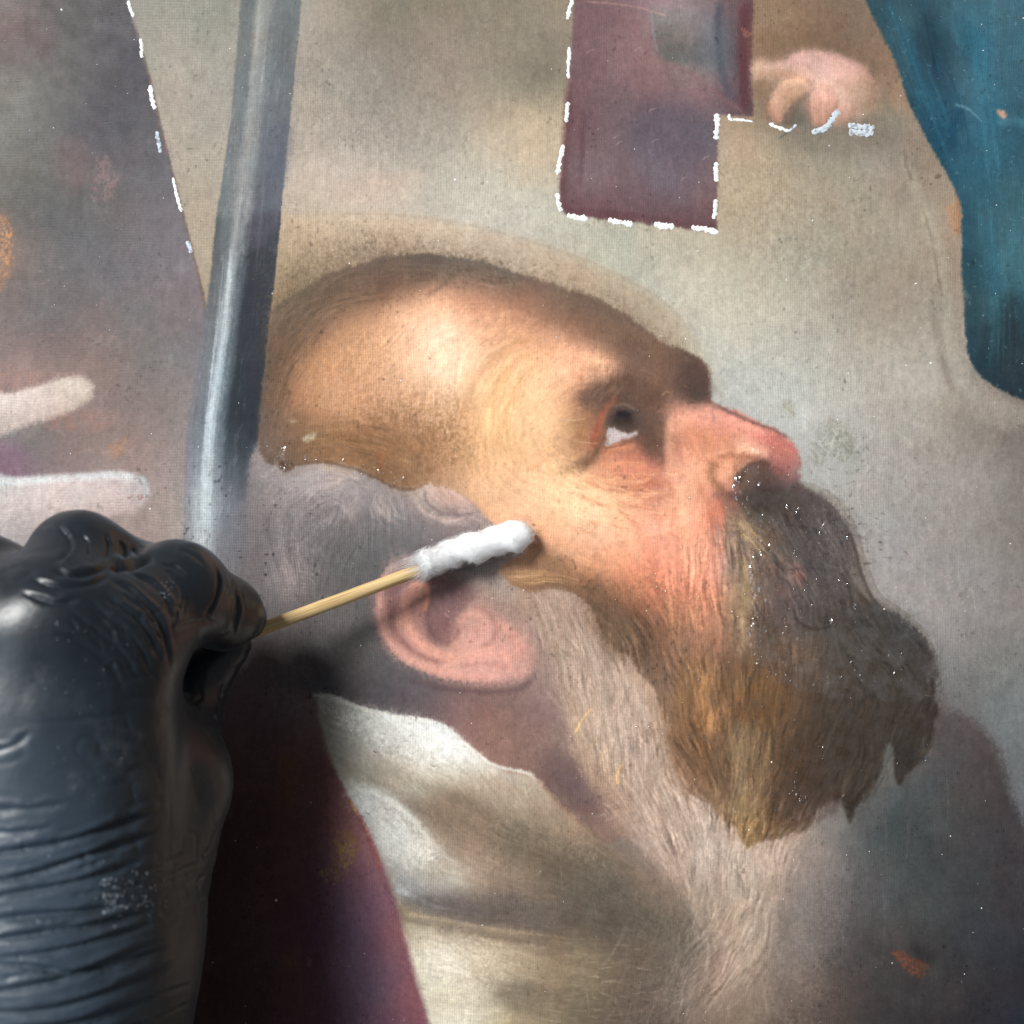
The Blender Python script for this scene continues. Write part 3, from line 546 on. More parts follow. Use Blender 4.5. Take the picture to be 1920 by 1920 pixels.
# bridge, tip and wing of the nose
patch("1240 765;1280 756;1320 762;1300 790;1262 800;1244 790", (238, 176, 150), 7, .45, 5, .5)
stroke(pts("1310 764;1350 782;1400 800;1440 816"), 9, 6, (244, 176, 156), .5, 7, .6)
stroke(pts("1336 756;1370 773;1410 791;1450 806;1484 824"), 2.5, 2.5, (98, 82, 80), .75, 4.5)
stroke(pts("1404 812;1440 826;1470 842;1482 858"), 7, 6, (216, 128, 116), .5, 7)
stroke(pts("1380 838;1410 842;1442 852"), 8, 7, (248, 206, 178), .7, 11, .8)
stroke(pts("1408 843;1424 846"), 5, 4, (255, 228, 206), .7, 4, .8)
stroke(pts("1290 812;1330 822;1370 826"), 9, 7, (206, 138, 100), .45, 9, 0, .4)
stroke(pts("1340 861;1360 856;1385 858;1405 854"), 3, 3, (178, 124, 92), .45, 8)
stroke(pts("1340 862;1334 880;1336 898;1346 910;1360 918"), 7, 7, (138, 104, 74), .6, 12)
patch("1348 866;1372 862;1392 868;1384 888;1374 908;1362 916;1350 900;1345 882", (226, 162, 128), 8, .5, 5)
patch("1376 914;1384 890;1398 872;1420 862;1442 864;1458 878;1462 894;1452 908;1420 914;1400 918", (92, 72, 64), 10, .85, 11)
patch("1380 914;1386 898;1398 884;1408 892;1404 912", (126, 88, 56), 3, .55, 5, .6)
patch("1436 868;1462 872;1482 882;1488 898;1470 900;1448 884", (176, 112, 108), 3, .6, 5, .5)
stroke(pts("1340 918;1370 930;1410 934;1460 926;1500 916;1540 940"), 8, 7, (78, 62, 58), .6, 6, 0, .3)
stroke(pts("1338 924;1350 935;1370 944"), 6, 4, (98, 76, 70), .5, 8)
dabs("1260 770;1330 780;1460 830;1440 850;1340 850;1270 900;1260 840", 520, [(250, 190, 162), (200, 128, 100), (236, 160, 136)], (3, 12), .3, .8, 1.2, (.1, .35), 59)
# cheek running down to the beard
stroke(pts("1345 930;1352 960;1356 1000;1350 1040"), 5, 4, (214, 126, 98), .5, 5)
stroke(pts("1362 940;1366 980;1362 1030"), 6, 7, (156, 132, 124), .6, 6)
hairs(["1250 960;1280 1040;1300 1120;1310 1200", "1320 940;1335 1020;1345 1100;1345 1180"], 260, [(250, 184, 150), (220, 140, 112), (244, 168, 136)], (1.6, .8), (.1, .3), 6, (.15, .5), 2, .5, 60)
hairs(["1180 1080;1230 1130;1280 1170", "1260 1060;1300 1130;1330 1200"], 130, [(230, 154, 120), (160, 116, 88), (236, 168, 136)], (1.4, .7), (.12, .4), 6, (.2, .6), 3, .5, 61)
# cheek edge by the swab: old varnish edge and golden wisps
hairs(["945 1075;985 1070;1040 1072;1090 1085", "955 1092;990 1095;1040 1092;1090 1100"], 60, [(226, 184, 136), (150, 112, 80), (120, 90, 64)], (1.5, .7), (.25, .6), 3, (.3, .7), 2, .6, 62)
stroke(pts("990 1040;1030 1045;1060 1065;1070 1090"), 18, 14, (132, 98, 70), .45, 14, 0, .3)
dabs("990 1050;1080 1060;1150 1150;1200 1220;1160 1210;1100 1130", 420, [(108, 82, 60), (150, 116, 88), (90, 70, 54)], (4, 18), 1.0, .6, 1.4, (.15, .45), 63)
# ---- moustache and beard under old varnish
VB = [(172, 144, 110), (84, 68, 56), (140, 112, 84), (66, 54, 46)]
hairs(["1360 950;1372 1040;1380 1130;1385 1240", "1420 950;1440 1040;1440 1130;1430 1240", "1470 960;1520 1040;1530 1130;1500 1240", "1520 960;1590 1030;1620 1130;1640 1240"], 520, [(150, 132, 120), (72, 62, 58), (116, 98, 88), (168, 148, 134), (90, 76, 70)], (1.6, .8), (.12, .42), 8, (.15, .5), 4, .5, 64)
hairs(["1365 965;1410 985;1460 1010", "1375 990;1410 1020;1440 1050"], 60, [(196, 166, 124), (150, 116, 70), (180, 160, 140)], (1.6, .7), (.25, .6), 5, (.3, .8), 3, .6, 65)
stroke(pts("1392 1040;1396 1090;1392 1150;1388 1180"), 6, 3, (190, 166, 120), .5, 5, .5, .4)
patch("1484 1055;1505 1058;1512 1082;1500 1100;1486 1080", (186, 112, 100), 5, .6, 7, .7)
patch("1450 1095;1470 1098;1475 1120;1456 1116", (168, 110, 100), 5, .5, 6, .7)
patch("1594 1075;1606 1060;1618 1090;1630 1112;1640 1126;1620 1122;1602 1098", (152, 146, 132), 4, .7, 4)
stroke(pts("1585 985;1604 1030;1616 1080;1634 1118;1652 1138"), 3.5, 3.5, (66, 54, 46), .75, 2)
stroke(pts("1590 1075;1602 1105;1622 1128;1638 1140"), 3, 3, (76, 60, 46), .75, 2)
hairs(["1260 1180;1280 1290;1310 1400;1380 1530", "1330 1200;1340 1300;1370 1420;1410 1550", "1420 1230;1420 1330;1430 1430;1440 1550", "1520 1240;1510 1340;1490 1440;1470 1540", "1620 1240;1610 1330;1580 1420;1530 1510", "1720 1240;1710 1320;1680 1400;1620 1480"], 900, [(112, 86, 60), (88, 68, 50), (70, 56, 44), (60, 50, 42)], (2.0, .9), (.1, .34), 9, (.15, .5), 5, .5, 66)
hairs(["1290 1220;1305 1300;1325 1380;1350 1450", "1340 1220;1345 1300;1360 1380;1380 1450"], 110, [(196, 152, 108), (170, 126, 84), (190, 156, 122)], (1.8, .8), (.08, .28), 12, (.2, .6), 4, .6, 67)
hairs(["1380 1330;1385 1400;1375 1480;1390 1560", "1450 1370;1440 1430;1420 1500;1405 1570"], 150, [(172, 148, 112), (136, 110, 76), (190, 168, 134)], (1.6, .7), (.1, .32), 13, (.15, .4), 4, .6, 68)
hairs(["1400 1500;1420 1470;1450 1430", "1395 1560;1430 1530;1465 1490"], 44, [(196, 172, 132), (170, 142, 96)], (1.2, .6), (.15, .42), 12, (.3, .8), 3, .6, 69)
dabs("1560 1250;1720 1240;1745 1340;1690 1430;1600 1480;1540 1400", 500, [(88, 76, 66), (44, 38, 36), (70, 60, 52)], (6, 24), 1.3, .4, 1.6, (.12, .4), 70)
patch("1668 1395;1676 1395;1676 1440;1670 1462;1660 1440", (112, 108, 108), 2, .8, 2)
stroke(pts("1571 1510;1576 1498;1583 1488"), 2, 1.5, (196, 192, 186), .8, 1.5)
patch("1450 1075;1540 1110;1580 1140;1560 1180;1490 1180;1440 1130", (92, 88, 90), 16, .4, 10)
patch("1470 1300;1560 1280;1700 1260;1745 1330;1700 1420;1600 1490;1520 1530;1470 1440", (62, 52, 44), 34, .5, 20)
patch("1400 1290;1470 1280;1500 1340;1440 1380", (116, 84, 50), 22, .45, 14)
patch("1270 1310;1330 1380;1360 1470;1300 1450;1262 1380", (118, 90, 66), 18, .4, 12)
patch("1050 880;1110 900;1160 940;1130 980;1060 970;1000 930", (252, 214, 172), 22, .5, 14)
patch("790 610;850 600;890 640;880 720;820 730;770 680", (250, 216, 186), 26, .45, 16)
patch("1260 940;1320 960;1320 1060;1270 1120;1230 1060", (246, 184, 156), 26, .4, 16)
# ---- cleaned beard
LB = [(206, 188, 174), (182, 158, 142), (148, 126, 112), (214, 198, 186), (124, 104, 94)]
hairs(["1000 1130;1030 1200;1055 1290;1075 1390", "1060 1130;1090 1220;1110 1320;1140 1420", "1120 1210;1150 1290;1170 1370;1190 1470", "1180 1260;1210 1340;1225 1420;1250 1500"], 620, LB, (1.5, .7), (.12, .4), 8, (.2, .55), 5, .6, 71)
hairs(["1120 1420;1150 1470;1190 1530;1230 1620", "1200 1400;1220 1470;1250 1550;1290 1680", "1260 1470;1280 1540;1310 1620;1340 1740", "1330 1530;1350 1600;1365 1680;1370 1800"], 560, LB, (1.5, .7), (.12, .42), 9, (.2, .5), 6, .6, 72)
hairs(["1290 1510;1300 1590;1310 1680", "1340 1530;1335 1600;1320 1690"], 120, [(222, 206, 196), (200, 180, 168)], (1.5, .7), (.15, .45), 8, (.3, .8), 5, .6, 73)
hairs(["1380 1580;1390 1680;1370 1780;1300 1880", "1470 1580;1455 1680;1420 1780;1340 1900"], 420, [(214, 194, 174), (180, 158, 140), (140, 120, 106), (200, 184, 172)], (1.5, .7), (.12, .42), 9, (.2, .5), 6, .6, 74)
hairs(["1240 1690;1290 1740;1270 1820;1230 1900", "1330 1720;1340 1800;1320 1860;1290 1930"], 150, [(150, 138, 126), (110, 96, 88), (176, 164, 150)], (1.4, .7), (.12, .4), 9, (.2, .5), 8, .5, 75)
hairs(["1130 1500;1150 1490;1180 1480", "1110 1540;1150 1530;1190 1520"], 50, [(190, 172, 160), (120, 104, 102)], (1.3, .6), (.15, .4), 7, (.3, .8), 6, .5, 76)
stroke(pts("1112 1326;1098 1342;1086 1360;1078 1376"), 1.6, 2.4, (226, 190, 130), .9, 1.2, 1.2)
stroke(pts("1168 1432;1160 1446;1156 1460;1160 1470"), 1.6, 2.4, (222, 178, 112), .9, 1.2, 1.2)
stroke(pts("1120 1380;1108 1400;1102 1420"), 1.5, 1, (214, 184, 146), .6, 1.2); stroke(pts("1135 1400;1128 1425;1122 1440"), 1.5, 1, (214, 184, 146), .6, 1.2)
dabs("1150 1600;1300 1700;1290 1850;1180 1800;1120 1680", 300, [(70, 66, 58), (116, 106, 94)], (6, 24), 1.3, .5, 1.5, (.1, .3), 77)
# ---- ear
EAR = """725 1080 192 142 131;740 1110 160 119 115;715 1140 182 130 121;750 1160 207 147 131;770 1120 186 125 115;790 1105 207 142 121;740 1200 197 140 131;790 1230 217 157 143;850 1250 227 162 149;900 1255 222 157 146;960 1255 222 157 146;980 1220 217 152 141;
930 1210 220 157 146;870 1210 217 157 143;820 1220 203 147 133;812 1170 146 109 106;830 1120 142 112 110;870 1130 167 129 121;880 1170 207 152 141;860 1180 192 140 129;832 1200 172 127 119;920 1170 207 150 139;900 1150 202 147 133;950 1180 192 140 129;
780 1080 156 122 118;850 1090 144 119 116;900 1110 158 133 123;960 1140 158 135 125;740 1050 176 140 136"""
region("722 1068;740 1046;775 1042;830 1055;880 1070;925 1095;950 1130;985 1165;1002 1205;998 1250;975 1276;925 1282;860 1277;805 1264;762 1243;728 1213;708 1172;704 1125;710 1090", EAR, 10, 10, sat=.76, gain=.97)
patch("722 1098;736 1080;770 1070;820 1076;870 1092;905 1112;880 1128;830 1100;784 1090;752 1104;742 1134;732 1150", (122, 92, 94), 6, .75, 5)  # inner fold of the ear, some of the swab's shadow in its colour
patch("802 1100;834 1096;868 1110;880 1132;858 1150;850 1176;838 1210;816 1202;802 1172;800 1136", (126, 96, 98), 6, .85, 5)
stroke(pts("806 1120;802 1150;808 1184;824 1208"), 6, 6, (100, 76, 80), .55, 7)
stroke(pts("744 1104;733 1136;738 1178;762 1210;796 1232;840 1244"), 6, 5, (142, 102, 100), .7, 7)
stroke(pts("766 1112;758 1146;768 1182;796 1214;836 1232;876 1236"), 8, 9, (220, 162, 146), .8, 6, .8, .2)
stroke(pts("766 1100;784 1094;800 1102;800 1128;794 1150"), 6, 4, (214, 148, 122), .75, 5, .5, .2)
stroke(pts("738 1056;716 1090;710 1126;712 1166;730 1204;768 1238;820 1260;880 1270;950 1270"), 5, 8, (224, 168, 156), .7, 6, .8, .2)
stroke(pts("856 1172;870 1156;892 1150;906 1164;902 1184"), 8, 6, (216, 162, 148), .6, 9, .6, .4)
stroke(pts("850 1216;872 1206;892 1198"), 7, 6, (212, 156, 144), .55, 9, .5, .4)
stroke(pts("884 1178;898 1186;890 1200"), 5, 4, (178, 130, 122), .5, 7)
stroke(pts("834 1212;852 1196;860 1178"), 4, 4, (140, 100, 98), .6, 5)
stroke(pts("880 1132;910 1146;930 1172;924 1200;900 1216"), 4, 5, (160, 118, 112), .55, 6)
stroke(pts("930 1160;958 1186;976 1218;972 1246"), 9, 10, (214, 158, 146), .5, 9, .5)
stroke(pts("870 1230;920 1224;965 1236"), 10, 10, (228, 166, 154), .5, 9, .6)
stroke(pts("860 1250;910 1244;960 1254"), 4, 4, (180, 126, 120), .4, 6)
stroke(pts("756 1272;830 1290;900 1297;970 1293;1003 1268"), 4, 5, (92, 74, 78), .55, 8)
patch("935 1122;985 1146;1014 1200;1006 1240;988 1200;955 1160", (162, 136, 126), 10, .7, 8)
hairs(["880 1090;920 1090;960 1112", "890 1130;930 1140;970 1160"], 60, [(176, 152, 140), (140, 118, 112)], (1.3, .7), (.12, .4), 6, (.3, .8), 4, .4, 78)
stroke(pts("992 1158;996 1162"), 3, 3, (92, 82, 92), .7, 2)
dabs("710 1080;760 1050;900 1080;1000 1200;960 1276;800 1260;715 1180", 520, [(236, 178, 166), (170, 120, 114), (214, 150, 138)], (4, 16), .7, .7, 1.3, (.08, .28), 79)
stroke(pts("724 1075;745 1060;775 1052"), 7, 6, (170, 160, 160), .5, 7)  # white-grey glare on the upper rim, laid in as colour
# neck and temple
dabs("840 1300;1040 1300;1070 1420;1000 1450;900 1400", 420, [(150, 112, 104), (108, 82, 82), (160, 122, 112)], (5, 22), 1.3, .4, 1.5, (.08, .28), 80)
stroke(pts("1020 1420;1060 1450;1100 1480"), 26, 20, (94, 76, 78), .3, 22)
hairs(["530 600;590 560;660 545;720 550", "560 690;600 620;680 580;760 560"], 200, [(150, 122, 98), (84, 68, 54), (128, 102, 80)], (1.4, .7), (.12, .4), 8, (.15, .5), 4, .5, 81)
hairs(["520 740;530 700;560 640;610 600", "510 820;520 780;540 730;570 690"], 120, [(140, 112, 86), (76, 60, 48)], (1.4, .7), (.12, .4), 8, (.2, .6), 4, .5, 82)
hairs(["560 850;640 840;720 860;790 880", "580 800;660 790;740 810;820 840"], 260, [(190, 148, 100), (110, 84, 56), (150, 112, 74), (96, 72, 50)], (1.5, .7), (.12, .42), 9, (.12, .4), 5, .6, 83)
stroke(pts("690 518;720 500;745 480"), 2, 2, (84, 66, 58), .4, 4); stroke(pts("800 556;830 534;858 512"), 4, 3, (98, 74, 64), .4, 6)
patch("575 815;592 812;590 824;572 828;566 822", (206, 198, 178), 2.5, .85, 3)
patch("542 786;558 788;550 794", (176, 164, 144), 2, .6, 3)
patch("706 848;722 846;720 866;712 876", (160, 84, 50), 4, .55, 5, .6)
# edge of the old varnish over the cleaned hair: dark tide line
stroke(pts("486 860;530 874;570 868;612 867;660 878;702 894;735 912;770 918;800 906"), 3, 3, (92, 68, 46), .55, 2.5, 1)
patch("524 866;545 866;552 876;540 884;528 880", (84, 52, 40), 2.5, .85, 2)
# fuzzy outline of the skull against the ring
dabs("505 610;600 510;740 470;900 488;1060 535;1200 600;1320 675;1200 625;1050 560;900 520;740 500;600 540", 900, [(120, 98, 80), (90, 74, 62), (168, 150, 130)], (3, 11), .4, .9, 1.2, (.15, .5), 84)
dabs("1330 760;1440 800;1500 850;1500 900;1520 915;1600 1000;1620 1090;1595 1000;1500 925;1485 860;1440 815", 420, [(120, 100, 94), (150, 146, 142), (96, 82, 80)], (3, 9), .8, .9, 1.1, (.2, .55), 85)

# ---- curling locks in the cleaned beard
rl = np.random.default_rng(900)
for k_ in range(120):
    v = rl.uniform(0, 1); cx = 1060+v*270+rl.normal(0, 34); cy = 1170+v*500+rl.normal(0, 34)
    L = rl.uniform(30, 80); a = math.pi/2-.25+.35*v*(-1)+rl.normal(0, .28); bend = rl.normal(0, .5)
    path = [(cx, cy)]
    for j in range(5):
        a += bend/5; path.append((path[-1][0]+math.cos(a)*L/5, path[-1][1]+math.sin(a)*L/5))
    c = [(214, 196, 182), (196, 174, 158), (134, 112, 100), (118, 98, 88), (170, 146, 130)][rl.integers(5)]
    stroke(path, rl.uniform(2, 6), 1.5, c, rl.uniform(.12, .38), 3, .5, .7, 1, .3)
for k_ in range(90):
    cx = 1400+rl.normal(0, 40); cy = rl.uniform(1580, 1880); L = rl.uniform(30, 90); cx -= (cy-1580)*.18
    a = math.pi/2+.25+rl.normal(0, .25); bend = rl.normal(.2, .5); path = [(cx, cy)]
    for j in range(5):
        a += bend/5; path.append((path[-1][0]+math.cos(a)*L/5, path[-1][1]+math.sin(a)*L/5))
    c = [(212, 192, 174), (190, 168, 150), (124, 104, 94), (150, 130, 118)][rl.integers(4)]
    stroke(path, rl.uniform(1.5, 5), 1.2, c, rl.uniform(.12, .36), 3, .5, .7, 1, .3)
# darker, broken locks in the varnished beard
for k_ in range(240):
    cx = rl.uniform(1270, 1720); cy = rl.uniform(1200, 1480); L = rl.uniform(30, 90)
    if (cx-1490)/240 < -.6 and cy > 1440: continue
    a = math.pi/2+(1490-cx)/900*-.6+.2+rl.normal(0, .2); bend = rl.normal(0, .4); path = [(cx, cy)]
    for j in range(5):
        a += bend/5; path.append((path[-1][0]+math.cos(a)*L/5, path[-1][1]+math.sin(a)*L/5))
    lt = np.clip((1560-cx)/300, 0, 1)
    c = np.array([62, 50, 42])+(np.array([[150, 116, 78], [112, 84, 58], [176, 144, 108]][rl.integers(3)])-np.array([62, 50, 42]))*lt*rl.random()
    stroke(path, rl.uniform(1.5, 5), 1.2, c, rl.uniform(.12, .36), 3, .5, .7, 1, .3)
# ragged meeting of varnished and cleaned beard: tufts run across the edge both ways
for k_ in range(200):
    s_ = rl.random(); e = curve(pts("1115 1160;1160 1215;1222 1290;1245 1360;1262 1430;1290 1485;1350 1535;1400 1575;1480 1568;1560 1530"), n=10); i_ = int(s_*(len(e)-2))
    q = e[i_]+rl.normal(0, 14, 2); tn = e[i_+1]-e[i_]; a = math.pi/2+.1+rl.normal(0, .35)+(.25 if q[0] > 1380 else -.1); L = rl.uniform(18, 62)
    c = [(176, 152, 136), (150, 124, 98), (112, 86, 62), (196, 176, 160), (96, 74, 54)][rl.integers(5)]
    stroke([q-np.array([math.cos(a), math.sin(a)])*L*.5, q+rl.normal(0, 2, 2), q+np.array([math.cos(a), math.sin(a)])*L*.5], rl.uniform(1.2, 4), 1, c, rl.uniform(.15, .45), 3, .5, .6, 1, .3)
for k_ in range(60):
    e = curve(pts("1590 1530;1620 1490;1660 1450;1700 1440;1735 1400;1755 1340"), n=10); q = e[rl.integers(len(e))]+rl.normal(0, 7, 2); a = 2.0+rl.normal(0, .3); L = rl.uniform(14, 46)
    stroke([q-np.array([math.cos(a), math.sin(a)])*L*.6, q+np.array([math.cos(a), math.sin(a)])*L*.4], rl.uniform(1.2, 4), .8, [(58, 50, 44), (74, 62, 52), (92, 90, 90)][rl.integers(3)], rl.uniform(.3, .75), 2, .4, .4, 1, .3)
# wide wispy fall of the cleaned beard over collar and ground
for k_ in range(300):
    cy = rl.uniform(1520, 1900); cx = 1310+rl.normal(0, 80)-(cy-1700)*.12; L = rl.uniform(40, 120); a = math.pi/2+.12+(1330-cx)/500*.5+rl.normal(0, .22); bend = rl.normal(0, .6); path = [(cx, cy)]
    for j in range(5):
        a += bend/5; path.append((path[-1][0]+math.cos(a)*L/5, path[-1][1]+math.sin(a)*L/5))
    c = [(206, 188, 174), (184, 164, 150), (150, 132, 120), (112, 98, 90), (92, 82, 76)][rl.integers(5)]
    stroke(path, rl.uniform(1., 3.5), .8, c, rl.uniform(.06, .22), 2.8, .4, .7, 1, .35)
# creases round the eye and on the cheek
for pth, w_, c, al in (("1090 900;1140 918;1195 920;1240 900", 3.5, (176, 112, 84), .55), ("1080 925;1130 946;1190 950;1250 930", 3.5, (196, 130, 98), .45), ("1100 890;1150 902;1200 902;1236 886", 3, (240, 178, 140), .5), ("1096 912;1140 930;1200 934;1248 916", 3.5, (250, 194, 152), .5),
                       ("1040 850;1010 872;985 884", 3, (196, 144, 100), .45), ("1046 866;1020 892;996 906", 3, (250, 206, 154), .5), ("1052 832;1022 846;1000 850", 3, (206, 154, 108), .4), ("1252 900;1262 930;1262 970;1250 1010", 5, (206, 134, 106), .45), ("1270 905;1284 950;1284 1000", 6, (250, 194, 160), .45),
                       ("1310 905;1326 940;1336 985;1338 1030", 5, (196, 124, 96), .5), ("1180 970;1210 1010;1222 1050", 6, (226, 150, 118), .4), ("1150 960;1180 1000;1196 1050", 7, (250, 200, 160), .4)):
    stroke(pts(pth), w_, w_*.7, c, al, w_*1.3, .8, .3)
for k_, (x, y, a, L) in enumerate(zip(rl.uniform(1060, 1260, 160), rl.uniform(880, 1000, 160), rl.normal(.15, .3, 160), rl.uniform(14, 44, 160))):
    stroke([(x, y), (x+math.cos(a)*L*.5, y+math.sin(a)*L*.5+3), (x+math.cos(a)*L, y+math.sin(a)*L)], 1.6, 1, [(250, 204, 162), (196, 128, 98), (226, 156, 120)][k_ % 3], rl.uniform(.2, .5), 1.6, .7, .3, 1, .3)
# hard top light-edge of the collar and its folds
stroke(pts("590 1303;625 1306;670 1325;730 1341;800 1351;840 1366;880 1400;925 1434;985 1449;1012 1467"), 4, 3, (236, 238, 234), .75, 2.5, 1.5, .3)
stroke(pts("646 1492;676 1482;716 1492;756 1520;786 1552;812 1586"), 5, 4, (240, 242, 238), .7, 4, 1.5, .3)
stroke(pts("668 1462;720 1470;770 1500;810 1536;850 1580"), 7, 5, (140, 126, 110), .5, 8, 0, .3)
stroke(pts("600 1390;650 1440;700 1452;760 1440"), 8, 8, (150, 144, 134), .35, 12)
stroke(pts("880 1450;950 1480;1010 1520;1070 1580"), 10, 8, (172, 152, 132), .4, 10, .6, .4)
stroke(pts("830 1480;920 1530;1000 1590;1080 1650"), 12, 14, (106, 94, 80), .4, 14)
stroke(pts("860 1640;960 1668;1060 1690"), 10, 8, (150, 132, 116), .35, 10, .5, .4)
stroke(pts("760 1690;860 1702;960 1716;1060 1730"), 12, 10, (98, 90, 84), .45, 12)
stroke(pts("752 1714;830 1724;920 1742;1010 1752"), 4, 3, (196, 178, 150), .6, 4, 1, .4)
# dark varnish pooled in moustache and chin
patch("1400 930;1470 915;1540 940;1585 985;1605 1050;1620 1110;1560 1130;1500 1060;1440 990", (74, 68, 68), 18, .6, 12)
patch("1520 1130;1620 1140;1700 1175;1740 1240;1735 1310;1680 1320;1600 1260;1530 1200", (66, 62, 60), 22, .55, 14)
patch("1395 925;1450 915;1500 925;1560 965;1500 975;1430 960", (70, 56, 50), 12, .55, 10)
stroke(pts("1486 1140;1500 1168;1530 1180;1566 1172"), 2.5, 2.5, (58, 42, 32), .7, 3)
stroke(pts("1440 1000;1470 985;1520 990;1560 1010"), 2, 2, (54, 46, 44), .5, 3, 0, .5)
stroke(pts("1470 1070;1520 1064;1560 1072;1590 1080"), 2, 2, (64, 48, 42), .5, 3, 0, .4)
for k_ in range(260):                                   # ripples of the wet surface in the paint below
    x, y = rl.normal(1545, 50), rl.normal(1040, 55); L = rl.uniform(4, 16); a = rl.normal(.5, .6)
    stroke([(x, y), (x+math.cos(a)*L, y+math.sin(a)*L)], rl.uniform(.8, 2.2), .7, [(54, 48, 48), (112, 108, 110), (60, 46, 40)][rl.integers(3)], rl.uniform(.2, .6), 1.2, 0, 0, 1, .3)
# grey curls behind the ear
for cx, cy, r_, a0, a1, c in ((600, 930, 60, 3.3, 5.6, (176, 168, 168)), (610, 945, 44, 3.2, 5.4, (156, 148, 150)), (560, 960, 50, 3.4, 5.0, (150, 142, 146)), (660, 930, 40, 3.2, 5.2, (186, 174, 168)), (690, 960, 34, 2.4, 4.4, (170, 160, 158)),
                              (746, 950, 40, 2.2, 3.8, (196, 182, 174)), (770, 950, 50, 2.0, 3.6, (176, 162, 158)), (830, 930, 56, 1.2, 3.0, (192, 172, 164)), (850, 946, 40, .6, 2.6, (204, 180, 172)), (545, 1060, 60, 4.2, 6.6, (142, 136, 140)), (620, 1010, 70, 3.6, 5.2, (124, 118, 122)), (560, 1100, 40, 3.9, 6.0, (150, 144, 146)),
                              (700, 1020, 60, 3.4, 5.0, (112, 108, 112)), (860, 985, 44, 3.2, 5.4, (132, 120, 120))):
    for j in range(9):
        rr_ = r_+rl.normal(0, 6); th = np.linspace(a0+rl.normal(0, .2), a1+rl.normal(0, .2), 6); ox, oy = rl.normal(0, 4, 2)
        stroke(np.stack([cx+ox+rr_*np.cos(th), cy+oy+rr_*.8*np.sin(th)], -1), rl.uniform(1, 3.2), 1, np.array(c)+rl.normal(0, 12), rl.uniform(.15, .42), 2, .5, .6, 1, .3)
# scratches
for x, y, a, L in ((1560, 740, -1.1, 60), (1610, 770, -1.2, 46), (1820, 1100, 1.4, 70), (1700, 1300, .1, 60), (1380, 560, .9, 40), (700, 130, 1.3, 40), (640, 700, -.5, 30), (1050, 1620, 1.5, 60), (1110, 1680, 1.4, 70), (1100, 1860, 1.5, 50)):
    stroke([(x, y), (x+math.cos(a)*L*.5+2, y+math.sin(a)*L*.5), (x+math.cos(a)*L, y+math.sin(a)*L)], .7, .5, (196, 190, 182), .4, .9, 0, .6, 2)
# streaky scumble down the staff
for k_ in range(340):
    y = rl.uniform(-20, 1080); u_ = rl.random(); L = rl.uniform(30, 130); l0, r0 = np.interp(y, SY, SL), np.interp(y, SY, SR); l1, r1 = np.interp(y+L, SY, SL), np.interp(y+L, SY, SR)
    x, x1 = l0+(r0-l0)*u_, l1+(r1-l1)*u_
    if .22 < u_ < .48: c = [(184, 192, 196), (150, 160, 166), (110, 118, 124)][rl.integers(3)]
    elif u_ > .55 and 410 < y < 800: c = [(28, 32, 40), (44, 50, 60), (66, 74, 84)][rl.integers(3)]
    else: c = [(96, 102, 108), (126, 132, 136), (80, 84, 92)][rl.integers(3)]
    stroke([(x, y), (x1, y+L)], rl.uniform(1, 4), 1.5, c, rl.uniform(.1, .35), 2, .4, .8, 1, .3)
patch("600 1312;680 1332;760 1350;830 1372;875 1408;850 1426;770 1412;700 1380;630 1350", (238, 240, 238), 16, .6, 10, .3)
patch("700 1440;790 1425;860 1440;850 1470;770 1480;700 1470", (220, 214, 200), 14, .5, 8, .3)
patch("650 1484;700 1482;745 1505;785 1548;812 1590;800 1622;740 1612;705 1566;670 1520", (236, 240, 238), 12, .65, 8, .3)
patch("800 1520;880 1530;960 1580;900 1600;820 1570", (128, 112, 98), 24, .5, 10)
patch("820 1600;900 1590;1000 1640;900 1650", (166, 146, 130), 22, .5, 10)
patch("930 1540;1020 1590;1140 1640;1200 1700;1120 1740;1000 1680;930 1600", (104, 95, 84), 40, .4, 14)
patch("760 1676;850 1690;960 1700;1060 1740;960 1742;840 1722;770 1700", (104, 96, 94), 16, .6, 8)
patch("770 1750;840 1750;940 1775;900 1800;820 1790", (214, 206, 190), 20, .5, 8)
patch("800 1782;850 1784;870 1815;840 1860;806 1840", (226, 222, 212), 12, .6, 8)
patch("920 1850;1000 1850;1090 1860;1050 1885;940 1885", (120, 108, 94), 18, .5, 8)
patch("820 1880;900 1885;960 1905;900 1925;830 1925", (212, 204, 188), 14, .5, 8)
